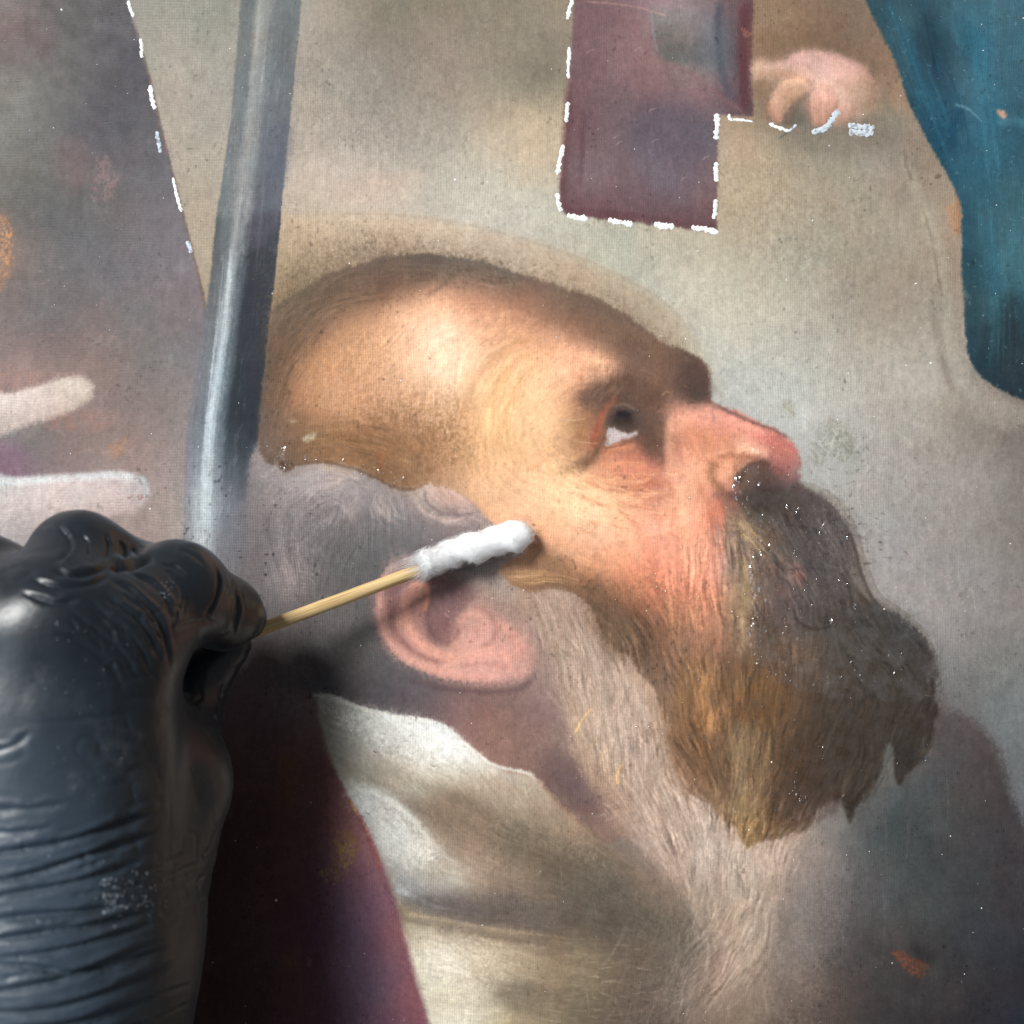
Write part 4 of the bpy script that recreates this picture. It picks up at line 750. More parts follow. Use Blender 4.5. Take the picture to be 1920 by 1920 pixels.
# pink and tan strands falling from cheek into beard; dark and tan locks
for pth, w_, c, al in (("1250 1110;1258 1160;1264 1210", 9, (196, 160, 128), .5), ("1300 1110;1310 1170;1312 1240", 11, (206, 146, 118), .45), ("1335 1080;1345 1150;1340 1230", 10, (190, 136, 112), .4), ("1390 1040;1400 1110;1396 1190;1388 1230", 8, (176, 152, 116), .5), ("1370 1000;1378 1080;1372 1150", 9, (160, 136, 118), .4),
                       ("1280 1220;1275 1290;1290 1350", 12, (126, 98, 68), .45), ("1325 1260;1322 1320;1335 1380", 8, (196, 146, 98), .55), ("1300 1260;1296 1330;1306 1390", 6, (104, 78, 54), .4), ("1345 1300;1352 1360;1366 1420", 7, (112, 84, 58), .4), ("1400 1350;1390 1420;1384 1480;1396 1540", 14, (150, 128, 98), .5),
                       ("1440 1420;1424 1480;1404 1540", 8, (162, 138, 104), .4), ("1470 1330;1466 1400;1448 1470", 14, (92, 70, 52), .45), ("1540 1330;1530 1410;1504 1490", 16, (72, 56, 46), .5), ("1610 1320;1596 1400;1560 1470", 16, (60, 50, 42), .5), ("1690 1310;1680 1370;1650 1430", 18, (52, 46, 42), .5),
                       ("1120 1150;1150 1180;1190 1210", 10, (120, 96, 78), .5), ("1160 1140;1190 1180;1220 1230", 9, (100, 80, 64), .5)):
    stroke(pts(pth), w_, w_*.6, c, al, w_*1.1, .6, .5)
# ---- granular dry-brush passages
patch("500 560;560 500;640 460;740 448;840 462;940 486;1000 520;900 520;760 510;640 540;560 600;510 640", (104, 88, 70), 16, .6, 12, .6)
patch("510 480;600 440;700 430;760 460;640 500;560 550;515 580", (120, 105, 84), 26, .38, 12, .8)
patch("1000 500;1100 530;1200 590;1280 650;1240 660;1140 600;1040 560", (118, 102, 84), 12, .45, 10, .7)
patch("560 800;680 770;820 790;880 850;800 890;640 860;540 850", (116, 86, 58), 26, .6, 14, .8)
patch("600 640;720 590;700 700;620 780;560 760", (170, 126, 88), 24, .5, 12, .9)
patch("700 740;820 720;880 780;800 840;700 820", (150, 110, 76), 24, .4, 12, 1.1)
patch("1290 800;1380 815;1420 860;1340 880;1280 850", (186, 122, 92), 14, .5, 10, 1.0)
patch("1430 810;1480 830;1496 870;1490 905;1460 890;1450 850", (150, 96, 90), 9, .55, 8, .9)
patch("1200 1080;1300 1100;1340 1200;1280 1240;1180 1180;1140 1120", (146, 104, 80), 22, .55, 14, 1.0)
patch("1100 1090;1180 1130;1240 1220;1200 1260;1140 1200;1090 1130", (92, 72, 56), 14, .6, 14, .8)
patch("1370 960;1420 1000;1430 1120;1400 1220;1360 1160;1355 1040", (182, 158, 136), 16, .4, 12, 1.2)
patch("1440 1180;1600 1180;1680 1240;1600 1290;1480 1280", (124, 110, 98), 20, .45, 14, 1.1)
patch("1160 760;1250 720;1290 740;1250 790;1200 760", (120, 92, 76), 12, .4, 10, 1.1)
patch("1050 650;1130 660;1150 690;1100 720;1050 700", (250, 200, 166), 12, .45, 10, .7)
patch("640 1340;760 1350;840 1375;880 1420;800 1440;700 1400", (240, 243, 243), 12, .55, 8, .9)
patch("660 1480;730 1500;790 1560;830 1610;760 1610;700 1560", (238, 240, 238), 12, .5, 8, .9)
patch("880 1480;1000 1480;1100 1560;1160 1640;1040 1600;920 1560", (166, 148, 130), 18, .45, 10, 1.1)
patch("960 1560;1100 1620;1240 1700;1200 1760;1040 1720;940 1640", (98, 90, 80), 30, .25, 14, .8)
patch("800 1780;900 1775;960 1820;900 1880;830 1860", (226, 220, 202), 18, .45, 10, .9)
patch("500 880;620 876;680 920;640 980;540 980;500 930", (160, 152, 154), 16, .45, 10, 1.0)
patch("520 1000;580 1010;570 1090;545 1130;525 1070", (156, 148, 150), 14, .45, 10, 1.0)
patch("1370 300;1560 320;1640 420;1540 520;1400 480", (138, 124, 104), 40, .4, 16, 1.1)
patch("560 120;760 110;900 160;860 260;700 300;580 240", (124, 118, 110), 40, .4, 16, 1.0)
patch("1560 840;1760 860;1780 1040;1640 1100;1540 980", (140, 132, 132), 50, .35, 16, 1.1)
patch("506 640;520 590;570 545;640 512;730 492;820 490;920 504;1000 530;940 540;820 522;720 530;640 560;570 620;530 690", (92, 74, 58), 14, .55, 10, .3)
patch("1020 560;1120 585;1220 640;1290 676;1300 700;1220 690;1120 640;1030 600", (110, 84, 66), 14, .45, 10, .3)
patch("1540 1150;1640 1150;1700 1180;1740 1240;1738 1320;1700 1400;1640 1420;1570 1380;1530 1260", (58, 54, 51), 26, .55, 14)
patch("1660 1400;1674 1400;1677 1470;1660 1478;1645 1476;1652 1440", (96, 97, 98), 3, .85, 4)
patch("1677 1402;1694 1404;1722 1428;1700 1450;1682 1470", (52, 47, 44), 2.5, .9, 4)
patch("1560 1500;1600 1486;1622 1482;1604 1516;1592 1546;1584 1520", (54, 47, 42), 2.5, .9, 4)
patch("1535 1520;1575 1500;1586 1530;1580 1560;1530 1560", (120, 116, 116), 5, .6, 6)
patch("1600 1540;1630 1496;1660 1480;1680 1490;1660 1540;1620 1570", (84, 86, 88), 8, .6, 6)
patch("1380 1560;1400 1588;1420 1576;1412 1556", (128, 102, 68), 3, .7, 5)
stroke(pts("1342 862;1336 880;1338 898;1349 911;1364 918"), 5, 5, (128, 92, 70), .4, 9)
stroke(pts("1345 858;1370 853;1400 856;1425 862"), 3, 3, (150, 96, 74), .5, 6)
stroke(pts("1384 912;1390 890;1404 874;1426 866;1448 872"), 5, 5, (70, 54, 48), .6, 6)
stroke(pts("1376 880;1384 868;1402 860;1430 858"), 5, 4, (150, 104, 84), .45, 7)
patch("1140 1560;1190 1590;1240 1640;1290 1700;1250 1700;1190 1650;1140 1600", (122, 106, 94), 14, .75, 10)
patch("1480 1550;1540 1560;1550 1700;1520 1860;1440 1920;1450 1700", (142, 132, 126), 40, .4, 16)
patch("1060 1180;1180 1260;1240 1400;1270 1520;1180 1480;1100 1380;1060 1280", (176, 156, 144), 30, .3, 14)
stroke(pts("960 1250;1000 1230;1020 1190"), 10, 12, (158, 134, 126), .5, 16)
stroke(pts("712 1090;704 1130;708 1180;728 1220"), 3, 3, (120, 106, 108), .4, 7)
patch("1400 812;1450 826;1488 848;1494 880;1460 872;1420 850", (200, 142, 122), 14, .45, 8, .3)
patch("1260 770;1330 778;1400 806;1380 830;1300 830;1260 810", (222, 164, 136), 18, .35, 8, .4)
stroke(pts("1088 742;1112 726;1146 716;1190 712"), 7, 9, (86, 66, 56), .45, 9, 0, .3)
stroke(pts("1060 700;1090 684;1130 676;1160 684"), 7, 6, (238, 186, 150), .4, 10, .5, .3)
stroke(pts("1346 936;1358 950;1362 975"), 6, 6, (150, 108, 96), .45, 9)
patch("1230 1540;1400 1580;1520 1590;1540 1720;1500 1860;1440 1930;1260 1930;1290 1760;1240 1640", (152, 139, 130), 50, .32, 20)
patch("1180 1600;1260 1680;1300 1780;1280 1900;1230 1860;1220 1740", (132, 118, 108), 34, .35, 20, .4)
# broad broken scumbles on the wall
for k_ in range(420):
    x, y = rl.uniform(540, 1800), rl.uniform(-20, 1320)
    if y > 380 and x < 1320+max(0, y-800)*.9: continue
    if 1050 < x < 1420 and y < 440: continue
    if x > 1620+(y > 0)*y*.42: continue
    c = CV[int(y)+MARG, int(x)+MARG]*rl.uniform(.88, 1.12)+rl.normal(0, 2.5, 3); L = rl.uniform(20, 90); a = math.pi/2+rl.normal(0, .35)
    stroke([(x, y), (x+math.cos(a)*L, y+math.sin(a)*L)], rl.uniform(3, 11), 4, c, rl.uniform(.2, .55), 5, .4, .9, 1, .3)
# ---- brushwork: noise combed along the direction of the strokes
FL = nums("""560 600 -50;650 530 -25;780 500 0;950 530 15;1150 600 30;1280 670 35;620 700 -60;700 640 -45;800 620 -30;900 680 -60;920 780 -85;980 680 -40;1050 700 -20;1000 800 -80;1000 880 40;900 860 80;700 800 10;600 840 10;800 820 60;
1150 870 10;1180 910 5;1100 910 20;1230 900 -15;1060 960 20;1150 980 40;1200 1040 60;1270 1000 85;1300 1080 88;1100 1050 30;1000 1070 0;1300 790 20;1400 820 22;1450 850 45;1300 860 80;1380 990 70;1450 1000 40;1520 1010 55;1570 1050 70;1600 1100 65;
1200 1160 60;1280 1180 85;1400 1150 85;1500 1180 80;1600 1200 60;1680 1220 50;1300 1320 80;1400 1330 95;1500 1330 100;1600 1340 105;1700 1340 110;1300 1440 65;1400 1450 110;1470 1480 120;1560 1450 115;1650 1430 115;1420 1550 120;
1020 1150 70;1080 1250 75;1120 1340 80;1180 1300 85;1150 1450 70;1220 1450 80;1200 1540 60;1290 1560 80;1330 1640 90;1420 1620 105;1400 1740 110;1340 1800 125;1300 1880 140;1250 1650 50;700 1380 25;850 1420 40;1000 1520 45;720 1540 50;820 1600 35;900 1560 30;
1050 1620 25;850 1690 10;1000 1720 8;900 1800 5;850 1860 8;1100 1850 5;650 1650 80;700 1800 75;720 1150 90;780 1230 35;880 1265 5;960 1240 -40;760 1150 80;540 900 -20;620 890 10;680 940 60;540 1050 70;620 1000 -60;750 950 70;850 950 30;700 1080 90;
510 100 95;470 400 96;430 700 97;400 950 93;100 200 100;200 500 100;100 760 -10;100 930 -5;1720 100 70;1850 200 85;1850 500 88;700 200 85;900 300 95;1400 400 90;1600 600 90;1700 900 90;1700 1100 88;1800 1500 85;1600 1700 90;1500 1850 90;950 1350 75;0 1500 90""").reshape(-1, 3)
a2 = np.radians(FL[:, 2]*2)
fld = field(np.column_stack([FL[:, :2], 128+100*np.cos(a2), 128+100*np.sin(a2), 128+0*a2]).astype(np.float32), 0, 0, W, W, 30.)-128
ang = .5*np.arctan2(fld[..., 1], fld[..., 0])+.30*noise(60, seed=409)+.38*noise(24, seed=410)+.22*noise(9, seed=411)
dx_, dy_ = np.cos(ang).astype(np.float32), np.sin(ang).astype(np.float32)
del fld, ang
r_ = np.random.default_rng(412)
wn = blur(r_.normal(0, 1, (W, W)).astype(np.float32), 1)*1.6+noise(4.5, seed=413)*.7
lic = np.zeros((W, W), np.float32); gyy, gxx = np.mgrid[0:W, 0:W].astype(np.float32)
for sgn in (1, -1):
    px_, py_ = gxx.copy(), gyy.copy()
    for k_ in range(9):
        iy_ = np.clip(py_, 0, W-1).astype(np.int32); ix_ = np.clip(px_, 0, W-1).astype(np.int32)
        lic += wn[iy_, ix_]
        px_ += sgn*2.4*dx_[iy_, ix_]; py_ += sgn*2.4*dy_[iy_, ix_]
lic /= lic.std(); lic = np.clip(lic, -2.2, 2.2)
del px_, py_, gyy, gxx, wn, dx_, dy_
amp = np.full((W, W), .010, np.float32)
for ol, fe, v in (("1100 1130;1200 1120;1360 960;1450 950;1560 960;1620 1090;1740 1200;1750 1340;1680 1450;1560 1520;1410 1570;1290 1480;1230 1300", 14, .085), ("1000 1130;1100 1150;1220 1290;1300 1500;1480 1570;1450 1800;1280 1900;1280 1700;1130 1500;1040 1280", 16, .062),
                  ("510 600;600 520;760 480;950 500;1000 540;760 530;620 590;540 700", 14, .04), ("490 880;620 870;860 920;900 980;760 1000;620 1100;500 1120", 16, .034), ("900 640;1060 640;1250 880;1330 1000;1200 1100;1000 1030;860 860", 20, .012), ("520 760;640 640;800 570;920 570;960 640;880 860;780 890;560 860", 24, .014), ("600 1310;850 1370;1200 1650;1250 1900;820 1900;680 1520", 16, .018)):
    m, x0, y0 = mask(pts(ol), fe); amp[y0:y0+m.shape[0], x0:x0+m.shape[1]] += m*v
lic *= np.clip(.75+.6*noise(30, seed=414)+.5*noise(10, seed=415), 0, 1.5)
CV *= (1+amp*lic)[..., None]
HT += lic*amp*7
# ---- dry-brush break-up of every edge over the canvas
jx = noise(2.6, seed=301)*2.0+noise(7, seed=302)*1.4
jy = noise(2.6, 5, seed=303)*2.2+noise(7, seed=304)*1.4
iy, ix = np.mgrid[0:W, 0:W]
CV = CV[np.clip(iy+jy.astype(int), 0, W-1), np.clip(ix+jx.astype(int), 0, W-1)]
del jx, jy, iy, ix
# ---- overall surface: mottling, scumble, weave, abrasion
yy, xx = np.mgrid[0:W, 0:W].astype(np.float32)
lum = CV.mean(-1)
n1 = noise(70, seed=201)*.5+noise(28, seed=202)*.5+noise(12, seed=203)*.35
CV += n1[..., None]*np.array([7, 6.6, 6.2], np.float32)
CV += (noise(90, seed=204)*1.8)[..., None]*np.array([1, -.2, -.9], np.float32)
CV += (noise(34, seed=207)*1.8)[..., None]*np.array([-.5, .6, .8], np.float32)
sv = noise(3, 46, seed=205)*.6+noise(2, 18, seed=206)*.5                       # vertical scumble
CV *= (1+.034*sv)[..., None]
wm = np.clip(.55+.6*noise(120, seed=208)+.4*noise(40, seed=209), .1, 1.2)      # where the weave shows
ph = noise(60, seed=210)*5+noise(18, seed=211)*1.6
ph2 = noise(60, seed=212)*5+noise(18, seed=213)*1.6
thr = np.sin((xx+ph)*2*np.pi/4.6)*(.65+.35*noise(3, 14, seed=214))
weft = np.sin((yy+ph2)*2*np.pi/5.2)*(.6+.4*noise(14, 3, seed=215))
leftw = np.clip((620-(xx-MARG))/420, 0, 1)
weave = thr*(1-.45*leftw)+weft*(.35+.65*leftw)
wz, x0, y0 = mask(pts("340 860;500 860;880 940;960 1100;1000 1300;900 1400;700 1320;560 1280;340 1100"), 40)
wm[y0:y0+wz.shape[0], x0:x0+wz.shape[1]] *= 1+.8*wz
CV *= (1+.066*wm*weave)[..., None]
spk = noise(1.6, seed=216)*.7+noise(3.2, seed=217)*.5
CV *= (1+.075*spk)[..., None]
pit = np.clip((noise(2.6, seed=218)+.25*noise(9, seed=219)+.25*noise(50, seed=220)-.98)*1.8, 0, 1)   # dark pits in the weave
CV *= (1-.3*pit)[..., None]
wht = np.clip((noise(2.0, seed=221)+.45*noise(7, seed=222)+.4*noise(60, seed=223)-1.12)*2.4, 0, 1)
CV += (wht*28)[..., None]*np.array([1, .98, .95], np.float32)
g6 = noise(5.5, seed=230)*.5+noise(9, 13, seed=231)*.5
CV *= (1+.075*g6)[..., None]
pit2 = np.clip((noise(4.4, 5.5, seed=232)+.4*noise(40, seed=233)-.62)*1.8, 0, 1)*wm
CV *= (1-.26*pit2)[..., None]
g = CV.mean(-1, keepdims=True)
CV = (g+(CV-g)*.97)*np.array([1.012, .99, .962], np.float32)
CV = np.clip(118+(CV-118)*1.06-1, 6, 250)
HT = blur(HT, 1)*1.0+wm*weave*(.6+.7*leftw)+spk*.5-pit*.8+noise(14, seed=224)*.4

# ================================================================ Blender side
def img(name, rgb, srgb):
    im = bpy.data.images.new(name, W, W, alpha=False)
    im.colorspace_settings.name = 'sRGB' if srgb else 'Non-Color'
    px = np.ones((W, W, 4), np.float32); px[..., :3] = rgb[::-1]
    im.pixels.foreach_set(px.ravel()); im.update(); im.pack()
    return im
IM_COL = img('painted_colour', np.clip(CV/255, 0, 1), True)
hn = np.clip(.5+HT*.12, 0, 1)
IM_HGT = img('paint_relief', np.stack([hn, np.clip(GL, 0, 1), hn*0], -1), False)

def mat(name):
    m = bpy.data.materials.new(name); m.use_nodes = True
    nt = m.node_tree; return m, nt, nt.nodes['Principled BSDF']
def nd(nt, t, **kw):
    n = nt.nodes.new(t)
    for k, v in kw.items():
        if k.startswith('i_'): n.inputs[k[2:].replace('_', ' ')].default_value = v
        else: setattr(n, k, v)
    return n
def ramp(nt, src, stops):
    r = nt.nodes.new('ShaderNodeValToRGB'); e = r.color_ramp.elements
    while len(e) < len(stops): e.new(.5)
    for q, (p, c) in zip(e, stops): q.position = p; q.color = c if len(c) == 4 else (*c, 1)
    nt.links.new(src, r.inputs[0]); return r.outputs[0]
def mixc(nt, fac, a, b):
    m = nt.nodes.new('ShaderNodeMix'); m.data_type = 'RGBA'
    for s, v in ((0, fac), (6, a), (7, b)):
        if hasattr(v, 'is_linked') or hasattr(v, 'links'): nt.links.new(v, m.inputs[s])
        else: m.inputs[s].default_value = v
    return m.outputs[2]

def mesh_obj(name, verts, faces, m, parent=None, smooth=True, uv=None):
    me = bpy.data.meshes.new(name)
    me.from_pydata([tuple(map(float, v)) for v in verts], [], [tuple(int(i) for i in f) for f in faces])
    if uv is not None:
        l = me.uv_layers.new(name='UVMap')
        idx = np.zeros(len(me.loops), np.int32); me.loops.foreach_get('vertex_index', idx)
        l.data.foreach_set('uv', np.asarray(uv, np.float32)[idx].ravel())
    me.materials.append(m)
    if smooth: me.polygons.foreach_set('use_smooth', [True]*len(me.polygons))
    me.update()
    o = bpy.data.objects.new(name, me); C.objects.link(o); o.parent = parent
    return o
def thing(name, label, cat, loc=(0, 0, 0)):
    o = bpy.data.objects.new(name, None); C.objects.link(o); o.location = loc
    o.empty_display_size = .01; o['label'] = label; o['category'] = cat
    return o
def cv_xy(u, v): return (u-960)*U, (960-v)*U          # picture units -> metres on the canvas
def at(u, v, z):                                       # z in mm above the canvas, seen over picture point (u, v)
    s = (CAM_H-z*MM)/CAM_H; x, y = cv_xy(u, v)
    return np.array([x*s, y*s, z*MM])

# ---------------------------------------------------------------- the painting
painting = thing('painting', 'old oil painting of a bearded man looking up, half cleaned, under the swab', 'painting')
m_can, nt, bs = mat('oil_paint_on_canvas')
uvn = nd(nt, 'ShaderNodeUVMap', uv_map='UVMap')
tc = nd(nt, 'ShaderNodeTexCoord')
ti = nd(nt, 'ShaderNodeTexImage', image=IM_COL, extension='CLIP', interpolation='Cubic')
th = nd(nt, 'ShaderNodeTexImage', image=IM_HGT, extension='EXTEND', interpolation='Cubic')
nt.links.new(uvn.outputs[0], ti.inputs[0]); nt.links.new(uvn.outputs[0], th.inputs[0])
# beyond the worked-on area the picture goes on as broad brown-grey brushwork
n0 = nd(nt, 'ShaderNodeTexNoise', i_Scale=9., i_Detail=6., i_Roughness=.6); nt.links.new(tc.outputs['Object'], n0.inputs['Vector'])
outer = ramp(nt, n0.outputs[0], [(.3, (.05, .042, .045)), (.5, (.16, .13, .115)), (.7, (.27, .24, .20))])
sx = nd(nt, 'ShaderNodeSeparateXYZ'); nt.links.new(uvn.outputs[0], sx.inputs[0])
def mth(op, a, b=None):
    m = nt.nodes.new('ShaderNodeMath'); m.operation = op
    for i, v in enumerate((a, b)):
        if v is None: continue
        if hasattr(v, 'links'): nt.links.new(v, m.inputs[i])
        else: m.inputs[i].default_value = v
    return m.outputs[0]
ex = mth('ABSOLUTE', mth('SUBTRACT', sx.outputs[0], .5)); ey = mth('ABSOLUTE', mth('SUBTRACT', sx.outputs[1], .5))
edge = mth('ADD', mth('MAXIMUM', ex, ey), mth('MULTIPLY', mth('SUBTRACT', n0.outputs[0], .5), .05))
fade = ramp(nt, edge, [(.462, (0, 0, 0)), (.492, (1, 1, 1))])
nt.links.new(mixc(nt, fade, ti.outputs[0], outer), bs.inputs['Base Color'])
n1 = nd(nt, 'ShaderNodeTexNoise', i_Scale=260., i_Detail=4.); nt.links.new(tc.outputs['Object'], n1.inputs['Vector'])
nt.links.new(ramp(nt, n1.outputs[0], [(.3, (.44, .44, .44)), (.7, (.60, .60, .60))]), bs.inputs['Roughness'])
bs.inputs['Specular IOR Level'].default_value = .2
bp = nd(nt, 'ShaderNodeBump', i_Strength=.8, i_Distance=.00026)
nt.links.new(th.outputs[0], bp.inputs['Height'])
n2 = nd(nt, 'ShaderNodeTexNoise', i_Scale=2600., i_Detail=3.); nt.links.new(tc.outputs['Object'], n2.inputs['Vector'])
bp2 = nd(nt, 'ShaderNodeBump', i_Strength=.25, i_Distance=.0001)
nt.links.new(n2.outputs[0], bp2.inputs['Height']); nt.links.new(bp.outputs[0], bp2.inputs['Normal'])
nt.links.new(bp2.outputs[0], bs.inputs['Normal'])

def canvas_z(x, y):                                     # gentle slackness of an old canvas
    return .00022*np.sin(x*31+1)*np.cos(y*27-.6)+.00012*np.sin(x*70+y*55)
N = 180
ax = np.concatenate([np.linspace(-.62, -.145, 14)[:-1], np.linspace(-.145, .145, N), np.linspace(.145, .62, 14)[1:]])
gx, gy = np.meshgrid(ax, ax); gz = canvas_z(gx, gy)
n = len(ax)
top = np.stack([gx, gy, gz], -1).reshape(-1, 3); bot = top-np.array([0, 0, .003])
ii = np.arange(n*n).reshape(n, n)
q = np.stack([ii[:-1, :-1], ii[:-1, 1:], ii[1:, 1:], ii[1:, :-1]], -1).reshape(-1, 4)
rim = np.concatenate([ii[0, :-1], ii[:-1, -1], ii[-1, :0:-1], ii[:0:-1, 0]])
sd = np.stack([rim, rim+n*n, np.roll(rim, -1)+n*n, np.roll(rim, -1)], -1)
vt = np.concatenate([top, bot])
uv = vt[:, :2]/(W*U)+.5
mesh_obj('canvas', vt, np.concatenate([q, q[:, ::-1]+n*n, sd]), m_can, painting, uv=uv)

# chalk registration dashes
m_ch, nt, bs = mat('white_chalk')
bs.inputs['Base Color'].default_value = (.88, .88, .86, 1); bs.inputs['Roughness'].default_value = .9
tc = nd(nt, 'ShaderNodeTexCoord')
nz = nd(nt, 'ShaderNodeTexNoise', i_Scale=4200., i_Detail=2.); nt.links.new(tc.outputs['Object'], nz.inputs['Vector'])
al = ramp(nt, nz.outputs[0], [(.30, (0, 0, 0)), (.42, (1, 1, 1))]); nt.links.new(al, bs.inputs['Alpha'])
m_ch2, nt, bs = mat('thin_bluish_chalk')
bs.inputs['Base Color'].default_value = (.62, .68, .74, 1); bs.inputs['Roughness'].default_value = .9
tc = nd(nt, 'ShaderNodeTexCoord')
nz = nd(nt, 'ShaderNodeTexNoise', i_Scale=1100., i_Detail=5.); nt.links.new(tc.outputs['Object'], nz.inputs['Vector'])
al = ramp(nt, nz.outputs[0], [(.36, (.35, .35, .35)), (.52, (.95, .95, .95))]); nt.links.new(al, bs.inputs['Alpha'])
rr = np.random.default_rng(40)
def dash(path, w, thin=False, h=.09):
    w = w*.86*rr.uniform(.85, 1.12)
    p = curve(pts(path), n=8) if len(pts(path)) > 2 else np.linspace(*pts(path), 13)
    k = len(p); t = np.gradient(p, axis=0); t /= np.linalg.norm(t, axis=1)[:, None]+1e-9
    nrm = np.stack([-t[:, 1], t[:, 0]], -1)
    rows = []
    for j, f in enumerate((-1, -.55, 0, .55, 1)):
        jag = rr.normal(0, .26 if abs(f) == 1 else .08, k)
        o = p+nrm*((f+jag)*w)[:, None] if np.ndim(f+jag) else p
        taper = np.minimum(1, np.minimum(np.arange(k), k-1-np.arange(k))*.6+.45)
        o = p+nrm*(((f+jag)*w)*taper)[:, None]
        x, y = cv_xy(o[:, 0], o[:, 1])
        z = canvas_z(x, y)+MM*(.03+(0 if abs(f) == 1 else h*(.7+.5*rr.random(k)))*taper)
        rows.append(np.stack([x, y, z], -1))
    v = np.concatenate(rows); a = np.arange(5*k).reshape(5, k)
    f = np.stack([a[:-1, :-1], a[:-1, 1:], a[1:, 1:], a[1:, :-1]], -1).reshape(-1, 4)
    o = mesh_obj('chalk_dash', v, f[:, ::-1], m_ch2 if thin else m_ch, painting)
    return o
for pth, wd in (("241 2;245 17;251 33", 3), ("263 73;266 90;266 109", 4), ("282 160;284 182;290 205", 4), ("324 333;331 364;340 397", 4),
                ("1074 0;1068 18;1064 36", 5), ("1067 88;1066 118;1066 147", 4.5), ("1065 191;1063 210;1061 229", 4.5), ("1056 271;1050 300;1045 328", 5),
                ("1045 362;1047 380;1052 396", 5), ("1063 404;1082 408;1102 410", 5.5), ("1140 412;1162 417;1186 420", 6), ("1226 420;1246 424;1264 425", 6),
                ("1296 427;1320 430;1347 435", 5), ("1344 213;1344 238;1342 262", 5), ("1343 304;1342 322;1343 341", 4.5), ("1342 374;1341 392;1338 411", 5),
                ("1367 214;1369 224;1388 225;1411 229", 3.2), ("1442 232;1458 239;1479 246", 4)):
    dash(pth, wd)
for pth, wd in (("294 246;297 266;301 286", 4), ("350 452;355 464;358 474", 4), ("1478 246;1486 241;1493 233", 2.5), ("1522 248;1545 240;1560 226;1572 206", 7), ("1590 234;1614 237;1640 239", 5), ("1592 246;1615 249;1638 248", 7)):
    dash(pth, wd, True, .08)

# solvent gel lying wet on the moustache and beard
def gel(name, outline, thick, feather, m, step=2., seed=0, lump=.35):
    global DRY
    DRY, keep_dry = 0, DRY
    mk, x0, y0 = mask(pts(outline), feather, 5); mk = blur(mk, 3)
    DRY = keep_dry
    hh, ww = mk.shape
    r = np.random.default_rng(seed)
    b1 = noise(16, seed=seed+1, size=max(hh, ww))[:hh, :ww]; b2 = noise(6, seed=seed+2, size=max(hh, ww))[:hh, :ww]; b3 = noise(40, seed=seed+3, size=max(hh, ww))[:hh, :ww]
    s = int(step); mk = blur(mk, 1)[::s, ::s]; lp = (b1*.5+b2*.3+b3*.6)[::s, ::s]
    lim = .10
    z = thick*np.sqrt(np.clip((mk-lim)/(1-lim), 0, 1))*(1+lump*lp)
    keep = mk > lim
    jj, iix = np.mgrid[0:mk.shape[0], 0:mk.shape[1]]
    x, y = cv_xy(iix*s+x0-MARG+.5, jj*s+y0-MARG+.5)
    v = np.stack([x, y, canvas_z(x, y)+MM*(.02+z)], -1).reshape(-1, 3)
    a = np.arange(mk.size).reshape(mk.shape)
    f = np.stack([a[:-1, :-1], a[1:, :-1], a[1:, 1:], a[:-1, 1:]], -1)[keep[:-1, :-1] | keep[1:, 1:]].reshape(-1, 4)
    used = np.unique(f); re = np.zeros(len(v), int); re[used] = np.arange(len(used))
    return mesh_obj(name, v[used], re[f], m, painting)
def wet(name, tint, refl, rough=.05, ior=1.46, relief=.00065):
    m, nt, bs = mat(name); nt.nodes.remove(bs); out = nt.nodes['Material Output']
    tr = nd(nt, 'ShaderNodeBsdfTransparent'); tr.inputs[0].default_value = (*tint, 1)
    df = nd(nt, 'ShaderNodeBsdfDiffuse'); df.inputs[0].default_value = (.30, .29, .29, 1)  # grey diffuse share stands in for the room reflected in the gel
    gl = nd(nt, 'ShaderNodeBsdfGlossy'); gl.inputs['Roughness'].default_value = rough
    fr = nd(nt, 'ShaderNodeFresnel', i_IOR=ior)
    tc = nd(nt, 'ShaderNodeTexCoord')
    n = nd(nt, 'ShaderNodeTexNoise', i_Scale=700., i_Detail=1.); nt.links.new(tc.outputs['Object'], n.inputs['Vector'])
    b = nd(nt, 'ShaderNodeBump', i_Strength=.85, i_Distance=relief); nt.links.new(n.outputs[0], b.inputs['Height'])
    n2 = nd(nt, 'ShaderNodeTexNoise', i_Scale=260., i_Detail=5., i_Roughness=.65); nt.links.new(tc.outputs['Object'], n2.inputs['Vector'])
    mk = ramp(nt, n2.outputs[0], [(.38, (0, 0, 0)), (.62, (refl,)*3)])
    nt.links.new(b.outputs[0], gl.inputs['Normal'])
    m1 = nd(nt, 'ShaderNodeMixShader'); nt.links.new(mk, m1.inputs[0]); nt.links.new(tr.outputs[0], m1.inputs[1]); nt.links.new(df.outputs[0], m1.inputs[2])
    ge = nd(nt, 'ShaderNodeNewGeometry'); ff = nd(nt, 'ShaderNodeMath', operation='MULTIPLY_ADD'); nt.links.new(ge.outputs['Backfacing'], ff.inputs[0]); ff.inputs[1].default_value = -1; ff.inputs[2].default_value = 1
    fm = nd(nt, 'ShaderNodeMath', operation='MULTIPLY'); nt.links.new(fr.outputs[0], fm.inputs[0]); nt.links.new(ff.outputs[0], fm.inputs[1])   # light leaving the film from below is not turned back
    m2 = nd(nt, 'ShaderNodeMixShader'); nt.links.new(fm.outputs[0], m2.inputs[0]); nt.links.new(m1.outputs[0], m2.inputs[1]); nt.links.new(gl.outputs[0], m2.inputs[2])
    nt.links.new(m2.outputs[0], out.inputs[0]); return m
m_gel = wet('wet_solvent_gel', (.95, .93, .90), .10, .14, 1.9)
m_film = wet('thin_wet_film', (.99, .975, .95), .04, .14, 1.46, .0002)
